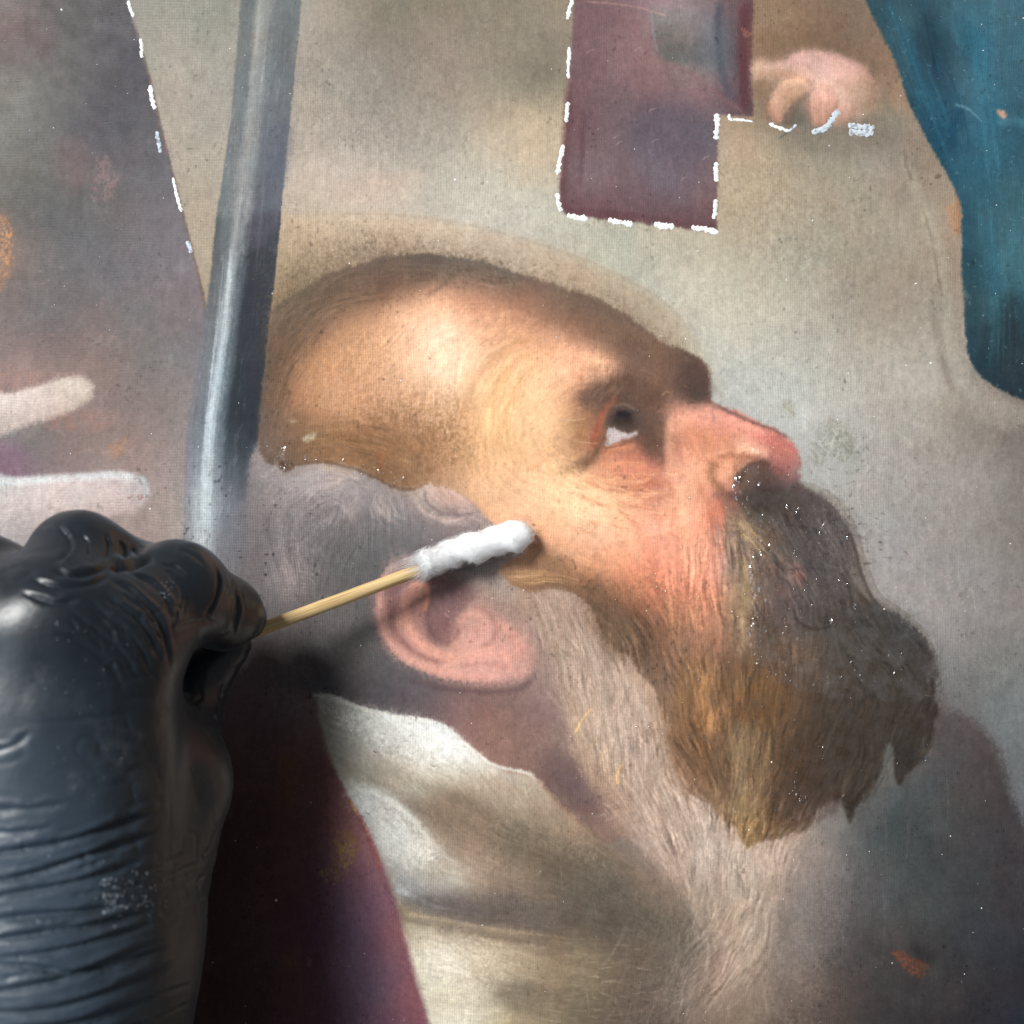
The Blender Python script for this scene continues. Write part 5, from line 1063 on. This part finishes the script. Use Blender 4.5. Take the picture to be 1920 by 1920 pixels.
m_drop = wet('clear_drop', (.96, .94, .92), 0., .05, 2.2)
gel('solvent_gel', "1392 900;1420 885;1452 890;1490 915;1530 925;1570 955;1594 1000;1610 1050;1626 1100;1650 1135;1690 1160;1725 1195;1742 1240;1735 1290;1690 1300;1620 1295;1550 1290;1490 1270;1440 1240;1420 1190;1430 1130;1420 1070;1440 1000;1410 955;1390 930", .5, 14, m_gel, seed=500).__setitem__('label', 'wet gel over the moustache and chin, reflection greyed into its colour')
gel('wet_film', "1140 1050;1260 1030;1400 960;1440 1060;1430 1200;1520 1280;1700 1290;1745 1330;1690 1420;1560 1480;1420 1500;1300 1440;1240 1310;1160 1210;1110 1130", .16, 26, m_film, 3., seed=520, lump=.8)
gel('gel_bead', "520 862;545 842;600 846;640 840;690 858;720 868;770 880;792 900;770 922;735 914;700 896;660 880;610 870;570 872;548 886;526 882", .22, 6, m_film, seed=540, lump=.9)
# bubbles
def dome(u, v, r, h=.75, seg=10, rings=4):
    x0, y0 = cv_xy(u, v); z0 = float(canvas_z(x0, y0))
    vs = []; fs = []
    for i in range(rings):
        a = math.pi/2*i/rings
        for k in range(seg):
            b = 2*math.pi*k/seg
            vs.append((x0+r*U*math.cos(a)*math.cos(b), y0+r*U*math.cos(a)*math.sin(b), z0+MM*.12+r*U*h*math.sin(a)*1.1))
    vs.append((x0, y0, z0+MM*.12+r*U*h*1.1))
    for i in range(rings-1):
        for k in range(seg):
            a = i*seg+k; b = i*seg+(k+1) % seg; fs.append((a, b, b+seg, a+seg))
    for k in range(seg): fs.append(((rings-1)*seg+k, (rings-1)*seg+(k+1) % seg, len(vs)-1))
    return vs, fs
for u, v, r in ((1560, 1164, 11), (1591, 1007, 8), (1539, 1000, 7), (1477, 951, 7), (1491, 1036, 7), (1590, 1096, 6.5), (1427, 1036, 6), (1578, 1271, 7), (1643, 1277, 6.5), (1494, 962, 6), (1574, 1088, 6), (1420, 1244, 7), (713, 884, 9), (758, 898, 7), (535, 880, 8)):
    vs, fs = dome(u, v, r, .7, 16, 6); mesh_obj('bubble', vs, fs, m_drop, painting)
rb = np.random.default_rng(77)
V, F = [], []
spots = [(rb.normal(1470, 90), rb.normal(1160, 90), 1.4+3.2*rb.random()**2.5) for _ in range(110)]
spots += [(rb.normal(1400, 110), rb.normal(1330, 80), 1.3+2.6*rb.random()**2.5) for _ in range(80)]
spots += [(rb.normal(1230, 80), rb.normal(1090, 40), 1.2+2.*rb.random()**2.5) for _ in range(50)]
spots += [(rb.normal(1500, 10), rb.normal(1495, 9), rb.uniform(2, 5.)) for _ in range(14)]
for c, d in (((600, 862), (40, 10)), ((700, 880), (28, 12)), ((760, 905), (14, 10)), ((535, 876), (9, 5))):
    spots += [(rb.normal(c[0], d[0]), rb.normal(c[1], d[1]), 1.4+4.5*rb.random()**3) for _ in range(10)]
for u, v, r in spots:
    vs, fs = dome(u, v, r, rb.uniform(.5, .9), 8, 3); k = len(V); V += vs; F += [tuple(i+k for i in f) for f in fs]
o = mesh_obj('tiny_bubbles', V, F, m_drop, painting); o['kind'] = 'stuff'
# dust specks
m_du, nt, bs = mat('pale_dust'); bs.inputs['Base Color'].default_value = (.80, .80, .78, 1); bs.inputs['Roughness'].default_value = .7
V, F = [], []
rd = np.random.default_rng(88)
for _ in range(520):
    u, v = rd.uniform(0, 1920, 2); r = abs(rd.normal(0, .55))+.35
    if rd.random() < .06: r *= 1.9
    x, y = cv_xy(u, v); z = float(canvas_z(x, y)); a = rd.uniform(0, 6.28); el = rd.uniform(.5, 1.) if rd.random() < .85 else .25
    k = len(V)
    for i in range(6):
        t = i*math.pi/3; px, py = r*math.cos(t), r*el*math.sin(t)
        V.append((x+U*(px*math.cos(a)-py*math.sin(a)), y+U*(px*math.sin(a)+py*math.cos(a)), z+MM*.06))
    V.append((x, y, z+MM*.06+r*U*.5))
    F += [(k+i, k+(i+1) % 6, k+6) for i in range(6)]
o = mesh_obj('dust_specks', V, F, m_du, painting); o['kind'] = 'stuff'

# ---------------------------------------------------------------- cotton swab
swab = thing('cotton_swab', 'bamboo stick swab with a white cotton tip, held over the painted ear', 'swab', at(985, 1006, 0))
L0 = np.array(swab.location)
m_bam, nt, bs = mat('bamboo')
tc = nd(nt, 'ShaderNodeTexCoord')
mp = nd(nt, 'ShaderNodeMapping'); mp.inputs['Scale'].default_value = (60, 2600, 2600); nt.links.new(tc.outputs['UV'], mp.inputs['Vector'])
wv = nd(nt, 'ShaderNodeTexNoise', i_Scale=1., i_Detail=4.); nt.links.new(mp.outputs[0], wv.inputs['Vector'])
nt.links.new(ramp(nt, wv.outputs[0], [(.3, (.50, .31, .12)), (.52, (.74, .53, .25)), (.7, (.84, .66, .38))]), bs.inputs['Base Color'])
bs.inputs['Roughness'].default_value = .48
bb = nd(nt, 'ShaderNodeBump', i_Strength=.4, i_Distance=.0001); nt.links.new(wv.outputs[0], bb.inputs['Height']); nt.links.new(bb.outputs[0], bs.inputs['Normal'])
A, B = at(415, 1207, 17.5), at(850, 1045, 4.8)
def frame(a, b):
    d = (b-a)/np.linalg.norm(b-a); s = np.cross(d, (0, 0, 1.)); s /= np.linalg.norm(s); return d, s, np.cross(s, d)
d, sA, uA = frame(A, B)
K, G = 40, 18; V = []; UVs = []
for i in range(K):
    t = i/(K-1); c = A+(B-A)*t
    for k in range(G):
        a = 2*math.pi*k/G
        r = MM*1.46*(1+.03*math.sin(3*a+t*2)+.015*math.sin(t*40+a))
        V.append(c+r*(math.cos(a)*sA+math.sin(a)*uA)-L0); UVs.append((t*.056, (math.cos(a)*.5+.5)*.0045 if False else k/G*.009))
F = [(i*G+k, i*G+(k+1) % G, (i+1)*G+(k+1) % G, (i+1)*G+k) for i in range(K-1) for k in range(G)]
F += [tuple(range(G))[::-1], tuple((K-1)*G+k for k in range(G))]
mesh_obj('stick', V, F, m_bam, swab, uv=UVs)
m_cot, nt, bs = mat('cotton')
bs.inputs['Base Color'].default_value = (.985, .985, .985, 1); bs.inputs['Roughness'].default_value = 1.; bs.inputs['Specular IOR Level'].default_value = .05
bs.inputs['Subsurface Weight'].default_value = 1.; bs.inputs['Subsurface Radius'].default_value = (1, 1, 1); bs.inputs['Subsurface Scale'].default_value = .003
tc = nd(nt, 'ShaderNodeTexCoord'); nz = nd(nt, 'ShaderNodeTexNoise', i_Scale=1500., i_Detail=7., i_Roughness=.7); nt.links.new(tc.outputs['Object'], nz.inputs['Vector'])
bb = nd(nt, 'ShaderNodeBump', i_Strength=.15, i_Distance=.0003); nt.links.new(nz.outputs[0], bb.inputs['Height']); nt.links.new(bb.outputs[0], bs.inputs['Normal'])
cp = [at(u, v, z) for u, v, z in ((784, 1066, 6.4), (815, 1050, 5.7), (860, 1034, 4.9), (910, 1020, 4.3), (960, 1007, 3.9), (1003, 1000, 3.4))]
cp = curve(np.array(cp), n=9); K = len(cp); G = 40
tt = np.linspace(0, 1, K)
rad = np.interp(tt, [0, .05, .13, .3, .5, .7, .8, .87, .92, .96, .985, 1], [1.5, 2.3, 2.9, 3.0, 3.2, 3.5, 3.6, 3.3, 2.8, 2.0, 1.2, .1])*MM
rc = np.random.default_rng(5)
ph = rc.uniform(0, 6.28, 24); fr = rc.uniform(1, 5, 24); fa = rc.integers(1, 5, 24); am = rc.normal(0, .034, 24)
V = []; Nn = []
for i in range(K):
    d, s, u_ = frame(cp[max(i-1, 0)], cp[min(i+1, K-1)])
    for k in range(G):
        a = 2*math.pi*k/G
        n_ = 1+sum(am[j]*math.sin(fr[j]*tt[i]*9+fa[j]*a+ph[j]) for j in range(24))+.012*rc.normal()
        if .05 < tt[i] < .2 and math.sin(a) > -.3: n_ += .22*math.exp(-((tt[i]-.12)/.05)**2)*(math.cos(a-2.4) > .2)
        dirn = math.cos(a)*s+math.sin(a)*u_
        V.append(cp[i]+rad[i]*n_*dirn-L0); Nn.append(dirn)
F = [(i*G+k, i*G+(k+1) % G, (i+1)*G+(k+1) % G, (i+1)*G+k) for i in range(K-1) for k in range(G)]+[tuple(range(G))[::-1]]
tip = mesh_obj('cotton_tip', V, F, m_cot, swab)
m_fib, nt, bs = mat('cotton_fibre'); bs.inputs['Base Color'].default_value = (.98, .98, .98, 1); bs.inputs['Roughness'].default_value = .9; bs.inputs['Specular IOR Level'].default_value = .05
tl = nd(nt, 'ShaderNodeBsdfTranslucent'); tl.inputs[0].default_value = (.97, .97, .98, 1); mx = nd(nt, 'ShaderNodeMixShader'); mx.inputs[0].default_value = .5
nt.links.new(bs.outputs[0], mx.inputs[1]); nt.links.new(tl.outputs[0], mx.inputs[2]); nt.links.new(mx.outputs[0], nt.nodes['Material Output'].inputs[0])
FV, FF = [], []
for _ in range(5600):
    i = int(min(K-2, abs(rc.normal(0, .34))*K)) if rc.random() < .45 else rc.integers(0, K-1)
    k = rc.integers(0, G); p0 = np.array(V[i*G+k]); nn = np.array(Nn[i*G+k])
    d, s, u_ = frame(cp[max(i-1, 0)], cp[min(i+1, K-1)])
    ln = MM*rc.uniform(.5, 1.9)*(1.6 if i < 6 else 1)
    tdir = rc.normal(0, 1, 3); tdir -= nn*(tdir@nn); tdir /= np.linalg.norm(tdir)+1e-9
    tdir = tdir*.7+d*rc.normal(0, .7)-(d*.7 if i < 5 else 0)
    p = [p0-nn*MM*.2, p0+nn*ln*.25+tdir*ln*.4, p0+nn*ln*rc.uniform(.15, .45)+tdir*ln*rc.uniform(.7, 1.2)]
    for q in p: q[2] = max(q[2], MM*.12)
    wv_ = np.cross(nn, tdir); wv_ /= np.linalg.norm(wv_)+1e-9
    th = MM*.024; b0 = len(FV)
    for q in p[:2]: FV += [q+wv_*th, q-wv_*th, q+nn*th]
    FV.append(p[2])
    for j in range(3): FF.append((b0+j, b0+(j+1) % 3, b0+3+(j+1) % 3, b0+3+j)); FF.append((b0+3+j, b0+3+(j+1) % 3, b0+6))
o = mesh_obj('loose_fibres', FV, FF, m_fib, tip); o['kind'] = 'stuff'

# ---------------------------------------------------------------- gloved hand (one continuous skin from a distance field)
def J(u, v, z, r): return np.concatenate([at(u, v, z)/MM, [r]]).astype(np.float32)
palm = [[J(200, 1212, 50, 14), J(110, 1760, 50, 23)], [J(108, 1190, 55, 15), J(60, 1760, 53, 25)], [J(10, 1215, 54, 15), J(-20, 1760, 52, 25)], [J(-70, 1260, 50, 14), J(-80, 1760, 48, 24)],
        [J(110, 1760, 50, 23), J(30, 2650, 52, 27)], [J(-60, 1760, 48, 24), J(-90, 2650, 50, 27)],
        [J(296, 1475, 33, 15), J(170, 1790, 42, 20)], [J(170, 1790, 42, 20), J(60, 2650, 48, 26)], [J(195, 1230, 44, 11), J(250, 1440, 34, 13)]]
fingers = [[J(208, 1195, 50, 13.2), J(330, 1112, 38, 10.6), J(424, 1150, 25, 7.6), J(458, 1161, 18, 5.1)],
           [J(108, 1180, 55, 13), J(146, 1050, 45, 9.6), J(262, 1092, 33, 8.4), J(345, 1150, 23, 7.4)],
           [J(14, 1200, 55, 13), J(-36, 1092, 45, 9.2), J(90, 1120, 33, 8.2), J(200, 1180, 23, 7.4)],
           [J(-70, 1250, 50, 12), J(-130, 1160, 42, 8.4), J(-40, 1180, 31, 7.6), J(60, 1230, 23, 7)],
           [J(292, 1470, 32, 14), J(338, 1342, 18, 8.8), J(376, 1266, 13.5, 6.8), J(432, 1208, 11, 5.2)]]
allj = np.array([j for ch in palm+fingers for j in ch])
vox = .8
lo = (allj[:, :3]-allj[:, 3:]).min(0)-4; hi = (allj[:, :3]+allj[:, 3:]).max(0)+4
lo[1] = max(lo[1], at(0, 2520, 50)[1]/MM)           # the wrist leaves the view and goes on out of frame
dims = np.ceil((hi-lo)/vox).astype(int)
PX, PY, PZ = np.meshgrid(*[(lo[i]+vox*np.arange(dims[i])).astype(np.float32) for i in range(3)], indexing='ij')
def cone(a, b):
    d = b[:3]-a[:3]; L = float(d@d)
    t = np.clip(((PX-a[0])*d[0]+(PY-a[1])*d[1]+(PZ-a[2])*d[2])/L, 0, 1)
    return np.sqrt((PX-a[0]-t*d[0])**2+(PY-a[1]-t*d[1])**2+(PZ-a[2]-t*d[2])**2)-(a[3]+t*(b[3]-a[3]))
def smin(a, b, k):
    h = np.clip(.5+.5*(b-a)/k, 0, 1); return b+(a-b)*h-k*h*(1-h)
sd = None
for a, b in palm:
    c = cone(a, b); sd = c if sd is None else smin(sd, c, 7)
tot = sd
for ch in fingers:
    f_ = None
    for a, b in zip(ch[:-1], ch[1:]):
        c = cone(a, b); f_ = c if f_ is None else smin(f_, c, 2.5)
    tot = np.minimum(tot, smin(sd, f_, 5))
del sd, f_, c
# surface nets
def surface_nets(D):
    nx, ny, nz = D.shape
    ins = D < 0
    cells = np.zeros((nx-1, ny-1, nz-1), np.int8)
    for i in (0, 1):
        for j in (0, 1):
            for k in (0, 1): cells += ins[i:nx-1+i, j:ny-1+j, k:nz-1+k]
    act = (cells > 0) & (cells < 8)
    ids = np.full(act.shape, -1, np.int64); idx = np.argwhere(act); ids[act] = np.arange(len(idx))
    acc = np.zeros((len(idx), 3)); cnt = np.zeros(len(idx))
    I, Jj, Kk = idx.T
    cor = [(i, j, k) for i in (0, 1) for j in (0, 1) for k in (0, 1)]
    for c0 in cor:
        for ax_ in range(3):
            if c0[ax_]: continue
            c1 = list(c0); c1[ax_] = 1
            a = D[I+c0[0], Jj+c0[1], Kk+c0[2]]; b = D[I+c1[0], Jj+c1[1], Kk+c1[2]]
            cr = (a < 0) != (b < 0); t = np.where(cr, a/np.where(cr, a-b, 1), 0)
            p = np.array(c0, float)[None]+np.eye(3)[ax_][None]*t[:, None]
            acc[cr] += p[cr]; cnt[cr] += 1
    pos = idx+acc/cnt[:, None]
    F = []
    for ax_ in range(3):
        u_, v_ = [(1, 2), (2, 0), (0, 1)][ax_]
        sl = [slice(1, -1)]*3; sl[ax_] = slice(0, -1)
        s0 = [slice(1, -1)]*3; s0[ax_] = slice(0, -1); s1 = [slice(1, -1)]*3; s1[ax_] = slice(1, None)
        a, b = ins[tuple(s0)], ins[tuple(s1)]
        e = np.argwhere(a != b); fl = a[a != b]
        off = np.array([1, 1, 1]); off[ax_] = 0; e = e+off
        du = np.zeros(3, int); du[u_] = 1; dv = np.zeros(3, int); dv[v_] = 1
        q = np.stack([ids[tuple((e-du-dv).T)], ids[tuple((e-dv).T)], ids[tuple(e.T)], ids[tuple((e-du).T)]], -1)
        q[~fl] = q[~fl][:, ::-1]; F.append(q)
    return pos, np.concatenate(F)
D = tot.copy()
D[:, 0] = np.maximum(D[:, 0], 1)                      # close the cut wrist
hv, hf = surface_nets(D)
hv = lo+hv*vox
del D, PX, PY, PZ, tot
# Laplacian smoothing, then one subdivision, then the folds of the glove
def neighbours_mean(v, f):
    s = np.zeros_like(v); c = np.zeros(len(v))
    for i in range(4):
        a, b = f[:, i], f[:, (i+1) % 4]
        np.add.at(s, a, v[b]); np.add.at(c, a, 1); np.add.at(s, b, v[a]); np.add.at(c, b, 1)
    return s/c[:, None]
for _ in range(5): hv = hv+.5*(neighbours_mean(hv, hf)-hv)
def subdivide(v, f):
    e = np.sort(np.stack([f, np.roll(f, -1, 1)], -1).reshape(-1, 2), 1)
    ue, inv = np.unique(e, axis=0, return_inverse=True); inv = inv.reshape(-1, 4)
    em = len(v)+inv; fm = len(v)+len(ue)+np.arange(len(f))
    nv = np.concatenate([v, (v[ue[:, 0]]+v[ue[:, 1]])/2, v[f].mean(1)])
    nf = np.concatenate([np.stack([f[:, i], em[:, i], fm, em[:, i-1]], -1) for i in range(4)])
    return nv, nf
hv, hf = subdivide(hv, hf)
for _ in range(3): hv = hv+.5*(neighbours_mean(hv, hf)-hv)
def normals(v, f):
    n_ = np.cross(v[f[:, 2]]-v[f[:, 0]], v[f[:, 3]]-v[f[:, 1]])
    o = np.zeros_like(v)
    for i in range(4): np.add.at(o, f[:, i], n_)
    return o/(np.linalg.norm(o, axis=1)[:, None]+1e-9)
hn_ = normals(hv, hf)
sc = CAM_H/(CAM_H-hv[:, 2]*MM)                        # the folds are drawn on the back of the hand as one looks down on it
HU = hv[:, 0]*MM*sc/U+960; HVv = 960-hv[:, 1]*MM*sc/U
disp = np.zeros(len(hv))
def fold(path, w, depth, ridge=.35):
    p = curve(pts(path), n=8)
    best = np.full(len(hv), 1e9); T = np.zeros(len(hv))
    k = (HU > p[:, 0].min()-60) & (HU < p[:, 0].max()+60) & (HVv > p[:, 1].min()-60) & (HVv < p[:, 1].max()+60)
    x, y = HU[k], HVv[k]; b = best[k]; t_ = T[k]; sgn = np.zeros(len(x))
    for i in range(len(p)-1):
        a, c = p[i], p[i+1]; d = c-a; L = d@d+1e-9
        t = np.clip(((x-a[0])*d[0]+(y-a[1])*d[1])/L, 0, 1)
        q = np.hypot(x-a[0]-t*d[0], y-a[1]-t*d[1]); m_ = q < b
        sg = np.sign((x-a[0])*d[1]-(y-a[1])*d[0])
        b = np.where(m_, q, b); t_ = np.where(m_, (i+t)/(len(p)-1), t_); sgn = np.where(m_, sg, sgn)
    env = np.clip(np.minimum(t_, 1-t_)*5, 0, 1)
    w = w*.62*(.75+.5*np.sin(t_*7+p[0, 0])**2)
    prof = -np.exp(-(b/w)**1.3)+ridge*np.exp(-((b-2.2*w)/(1.2*w))**2)*(.6+.4*sgn)
    disp[np.where(k)[0]] += prof*depth*.72*env*np.clip(hn_[k][:, 2]*2+.6, 0, 1)
# folds at the wrist
for pth, w, dp in (("-60 1600;60 1592;150 1570;240 1540;292 1520", 9, 1.1), ("-60 1662;60 1640;160 1605;250 1575;300 1552", 8, 1.3), ("-60 1690;80 1668;190 1640;270 1610", 8, 1.1),
                   ("-60 1730;80 1716;180 1706;230 1700", 9, 1.2), ("-60 1772;90 1748;200 1730;290 1705", 9, 1.3), ("-60 1800;60 1792;150 1772;230 1750;310 1722", 7, 1.1),
                   ("-60 1806;50 1812;120 1822;180 1812;260 1780;310 1760", 8, 1.2), ("-60 1868;60 1850;160 1822;260 1796;320 1770", 9, 1.4), ("-60 1900;80 1896;180 1868;280 1830;330 1800", 9, 1.3),
                   ("-60 1946;80 1930;200 1902;300 1862", 10, 1.4), ("-60 1990;80 1975;200 1945;300 1905", 10, 1.2), ("-60 1520;60 1516;130 1506", 8, .6), ("-60 1420;20 1400;60 1370", 8, .4), ("-40 1560;40 1560;100 1550", 7, .7),
                   # between the index knuckle and the hand
                   ("205 1088;250 1110;290 1150;312 1200;318 1250", 6, 1.1), ("190 1120;240 1145;280 1190;300 1240", 6, 1.0), ("165 1140;215 1165;260 1210;285 1262", 6, .9), ("130 1150;180 1180;230 1225;262 1275", 6, .8), ("100 1185;150 1205;200 1245;235 1290", 7, .6),
                   ("235 1075;280 1090;310 1120;322 1160", 5, .8), ("55 1085;110 1100;170 1095;210 1075", 7, .9), ("40 1110;100 1130;150 1125", 7, .7),
                   # round the middle finger
                   ("108 985;130 1010;128 1035;104 1056", 6, 1.0), ("150 1000;166 1020;166 1050", 4, .8), ("196 1000;204 1022;200 1050", 4, .8), ("222 1010;234 1030;236 1052", 4, .8), ("246 1022;256 1042;254 1058", 4, .7),
                   # across the index finger
                   ("404 1060;412 1090;402 1130;380 1160", 4, .9), ("428 1075;444 1110;446 1150;436 1190", 4, .9), ("330 1030;360 1040;385 1060", 6, .3), ("320 1180;350 1170;385 1165;410 1170", 5, .6),
                   ("300 1060;330 1064;352 1080", 5, .5),
                   # thumb side
                   ("398 1340;406 1350;410 1372", 3, .8), ("404 1376;398 1366;386 1360", 3, .8), ("395 1590;385 1602;378 1612", 3, .9), ("388 1640;380 1650;376 1662", 3, .8), ("420 1280;412 1290;414 1310", 3, .6)):
    fold(pth, w, dp)
fold("205 1062;245 1062;290 1046", 9, 2.2); fold("95 1072;150 1078;205 1062", 8, 1.4)
rf = np.random.default_rng(61)
for _ in range(26):                                   # short stray creases, wrist and finger backs
    u0, v0 = rf.uniform(-20, 270), rf.uniform(1560, 1930); L = rf.uniform(40, 130); sl = -.16-.0006*(u0)+rf.normal(0, .06)
    fold(f"{u0} {v0};{u0+L*.5} {v0+sl*L*.5+rf.normal(0, 3)};{u0+L} {v0+sl*L*1.15}", rf.uniform(3, 6), rf.uniform(.3, .7))
for _ in range(20):
    u0, v0 = rf.uniform(120, 280), rf.uniform(1100, 1240); a = rf.normal(.85, .12); L = rf.uniform(30, 90)
    fold(f"{u0} {v0};{u0+math.cos(a-.15)*L*.5} {v0+math.sin(a-.15)*L*.5};{u0+math.cos(a)*L} {v0+math.sin(a)*L}", rf.uniform(2.5, 5), rf.uniform(.25, .6))
for _ in range(14):
    u0, v0 = rf.uniform(330, 470), rf.uniform(1060, 1170); a = rf.normal(1.7, .25); L = rf.uniform(20, 50)
    fold(f"{u0} {v0};{u0+math.cos(a-.2)*L*.5} {v0+math.sin(a-.2)*L*.5};{u0+math.cos(a)*L} {v0+math.sin(a)*L}", rf.uniform(2, 4), rf.uniform(.2, .5))
def vnoise(p, s, seed):
    r = np.random.default_rng(seed); g = r.normal(0, .5, (40, 40, 40)); q = (p/s) % 38; i = q.astype(int); f = q-i; f = f*f*(3-2*f)
    o = 0
    for a in (0, 1):
        for b in (0, 1):
            for c in (0, 1):
                w_ = (f[:, 0] if a else 1-f[:, 0])*(f[:, 1] if b else 1-f[:, 1])*(f[:, 2] if c else 1-f[:, 2])
                o = o+w_*g[i[:, 0]+a, i[:, 1]+b, i[:, 2]+c]
    return o
disp += vnoise(hv+200, 9, 1)*.35+vnoise(hv+200, 3.5, 2)*.10-.22*np.clip(1-np.abs(vnoise((hv+200)*np.array([.5, 1.4, 1]), 4.5, 3))*5, 0, 1)*np.clip(vnoise(hv+200, 14, 4)*2+.4, 0, 1)
hv = hv+hn_*disp[:, None]
for _ in range(1): hv = hv+.35*(neighbours_mean(hv, hf)-hv)
m_glv, nt, bs = mat('black_nitrile')
tc = nd(nt, 'ShaderNodeTexCoord')
na = nd(nt, 'ShaderNodeTexNoise', i_Scale=28., i_Detail=4.); nt.links.new(tc.outputs['Object'], na.inputs['Vector'])
nb = nd(nt, 'ShaderNodeTexNoise', i_Scale=420., i_Detail=6., i_Roughness=.7); nt.links.new(tc.outputs['Object'], nb.inputs['Vector'])
base = ramp(nt, na.outputs[0], [(.3, (.008, .012, .017)), (.7, (.013, .019, .027))])
pw = nd(nt, 'ShaderNodeTexNoise', i_Scale=70., i_Detail=5., i_Roughness=.62); nt.links.new(tc.outputs['Object'], pw.inputs['Vector'])
pm = nt.nodes.new('ShaderNodeMath'); pm.operation = 'MULTIPLY'
nt.links.new(ramp(nt, pw.outputs[0], [(.54, (0, 0, 0)), (.74, (1, 1, 1))]), pm.inputs[0]); nt.links.new(ramp(nt, nb.outputs[0], [(.40, (0, 0, 0)), (.66, (.45, .45, .45))]), pm.inputs[1])
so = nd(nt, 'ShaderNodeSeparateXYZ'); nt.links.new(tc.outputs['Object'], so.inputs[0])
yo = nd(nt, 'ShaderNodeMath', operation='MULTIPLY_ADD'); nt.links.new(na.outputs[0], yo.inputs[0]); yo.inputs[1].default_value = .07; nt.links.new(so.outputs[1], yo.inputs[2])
mr = nd(nt, 'ShaderNodeMapRange'); nt.links.new(yo.outputs[0], mr.inputs[0]); mr.inputs[1].default_value = .092; mr.inputs[2].default_value = .052   # blue-grey window sheen put into the colour of the hand's back
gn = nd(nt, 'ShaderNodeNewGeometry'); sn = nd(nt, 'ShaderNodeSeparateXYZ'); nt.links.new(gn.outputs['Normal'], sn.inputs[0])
up = nd(nt, 'ShaderNodeMapRange'); nt.links.new(sn.outputs[2], up.inputs[0]); up.inputs[1].default_value = .3; up.inputs[2].default_value = .85   # the painted sheen stays on what faces up
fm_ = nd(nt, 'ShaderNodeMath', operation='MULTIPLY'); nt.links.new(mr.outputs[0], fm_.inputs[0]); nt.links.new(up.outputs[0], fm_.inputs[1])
sheen_col = mixc(nt, fm_.outputs[0], base, (.040, .062, .088, 1))
nt.links.new(mixc(nt, pm.outputs[0], sheen_col, (.17, .18, .19, 1)), bs.inputs['Base Color'])
rm = nd(nt, 'ShaderNodeMapRange'); nt.links.new(mr.outputs[0], rm.inputs[0]); rm.inputs[3].default_value = .36; rm.inputs[4].default_value = .45; nt.links.new(rm.outputs[0], bs.inputs['Roughness'])
bs.inputs['Specular IOR Level'].default_value = .6
bs.inputs['Sheen Weight'].default_value = .12; bs.inputs['Sheen Roughness'].default_value = .4; bs.inputs['Sheen Tint'].default_value = (.6, .8, 1, 1)
nc = nd(nt, 'ShaderNodeTexNoise', i_Scale=900., i_Detail=3.); nt.links.new(tc.outputs['Object'], nc.inputs['Vector'])
bb = nd(nt, 'ShaderNodeBump', i_Strength=.12, i_Distance=.0004); nt.links.new(nc.outputs[0], bb.inputs['Height']); nt.links.new(bb.outputs[0], bs.inputs['Normal'])
hand_loc = at(150, 1600, 0)
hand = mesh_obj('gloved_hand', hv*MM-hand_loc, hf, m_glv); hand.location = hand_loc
hand['label'] = 'hand in a wrinkled black glove pinching the swab stick'; hand['category'] = 'gloved hand'
# white residue on the glove
V, F = [], []
rg = np.random.default_rng(19)
cand = np.where(normals(hv, hf)[:, 2] > .3)[0]
hnn = normals(hv, hf)
cu, cvv = HU[cand], HVv[cand]
def flake_at(u, v, r):
    i = cand[np.argmin((cu-u)**2+(cvv-v)**2)]
    if (HU[i]-u)**2+(HVv[i]-v)**2 > 400: return
    p = hv[i]*MM; n_ = hnn[i]; t1 = np.cross(n_, (0, 1, .3)); t1 /= np.linalg.norm(t1); t2 = np.cross(n_, t1)
    k = len(V); a0 = rg.uniform(0, 6.28); el = rg.uniform(.4, 1)
    for j in range(6):
        t = j*math.pi/3; rr_ = r*MM*rg.uniform(.6, 1.2)
        V.append(p+n_*MM*.06+rr_*math.cos(t)*(math.cos(a0)*t1+math.sin(a0)*t2)+rr_*el*math.sin(t)*(-math.sin(a0)*t1+math.cos(a0)*t2)-hand_loc)
    V.append(p+n_*MM*(.06+.3*r)-hand_loc)
    F.extend((k+j, k+(j+1) % 6, k+6) for j in range(6))
for _ in range(70): flake_at(rg.uniform(200, 312), rg.normal(1672, 26), rg.uniform(.08, .3))
for _ in range(50): flake_at(rg.normal(210, 12), rg.normal(1690, 28), rg.uniform(.1, .4))
for _ in range(90): flake_at(rg.uniform(0, 400), rg.uniform(1150, 1750), rg.uniform(.06, .17))
for _ in range(16): flake_at(rg.normal(312, 8), rg.normal(1105, 14), rg.uniform(.1, .25))
m_res, nt, bs = mat('white_residue'); bs.inputs['Base Color'].default_value = (.30, .34, .38, 1); bs.inputs['Roughness'].default_value = .8
o = mesh_obj('residue_flakes', V, F, m_res, hand); o['kind'] = 'stuff'
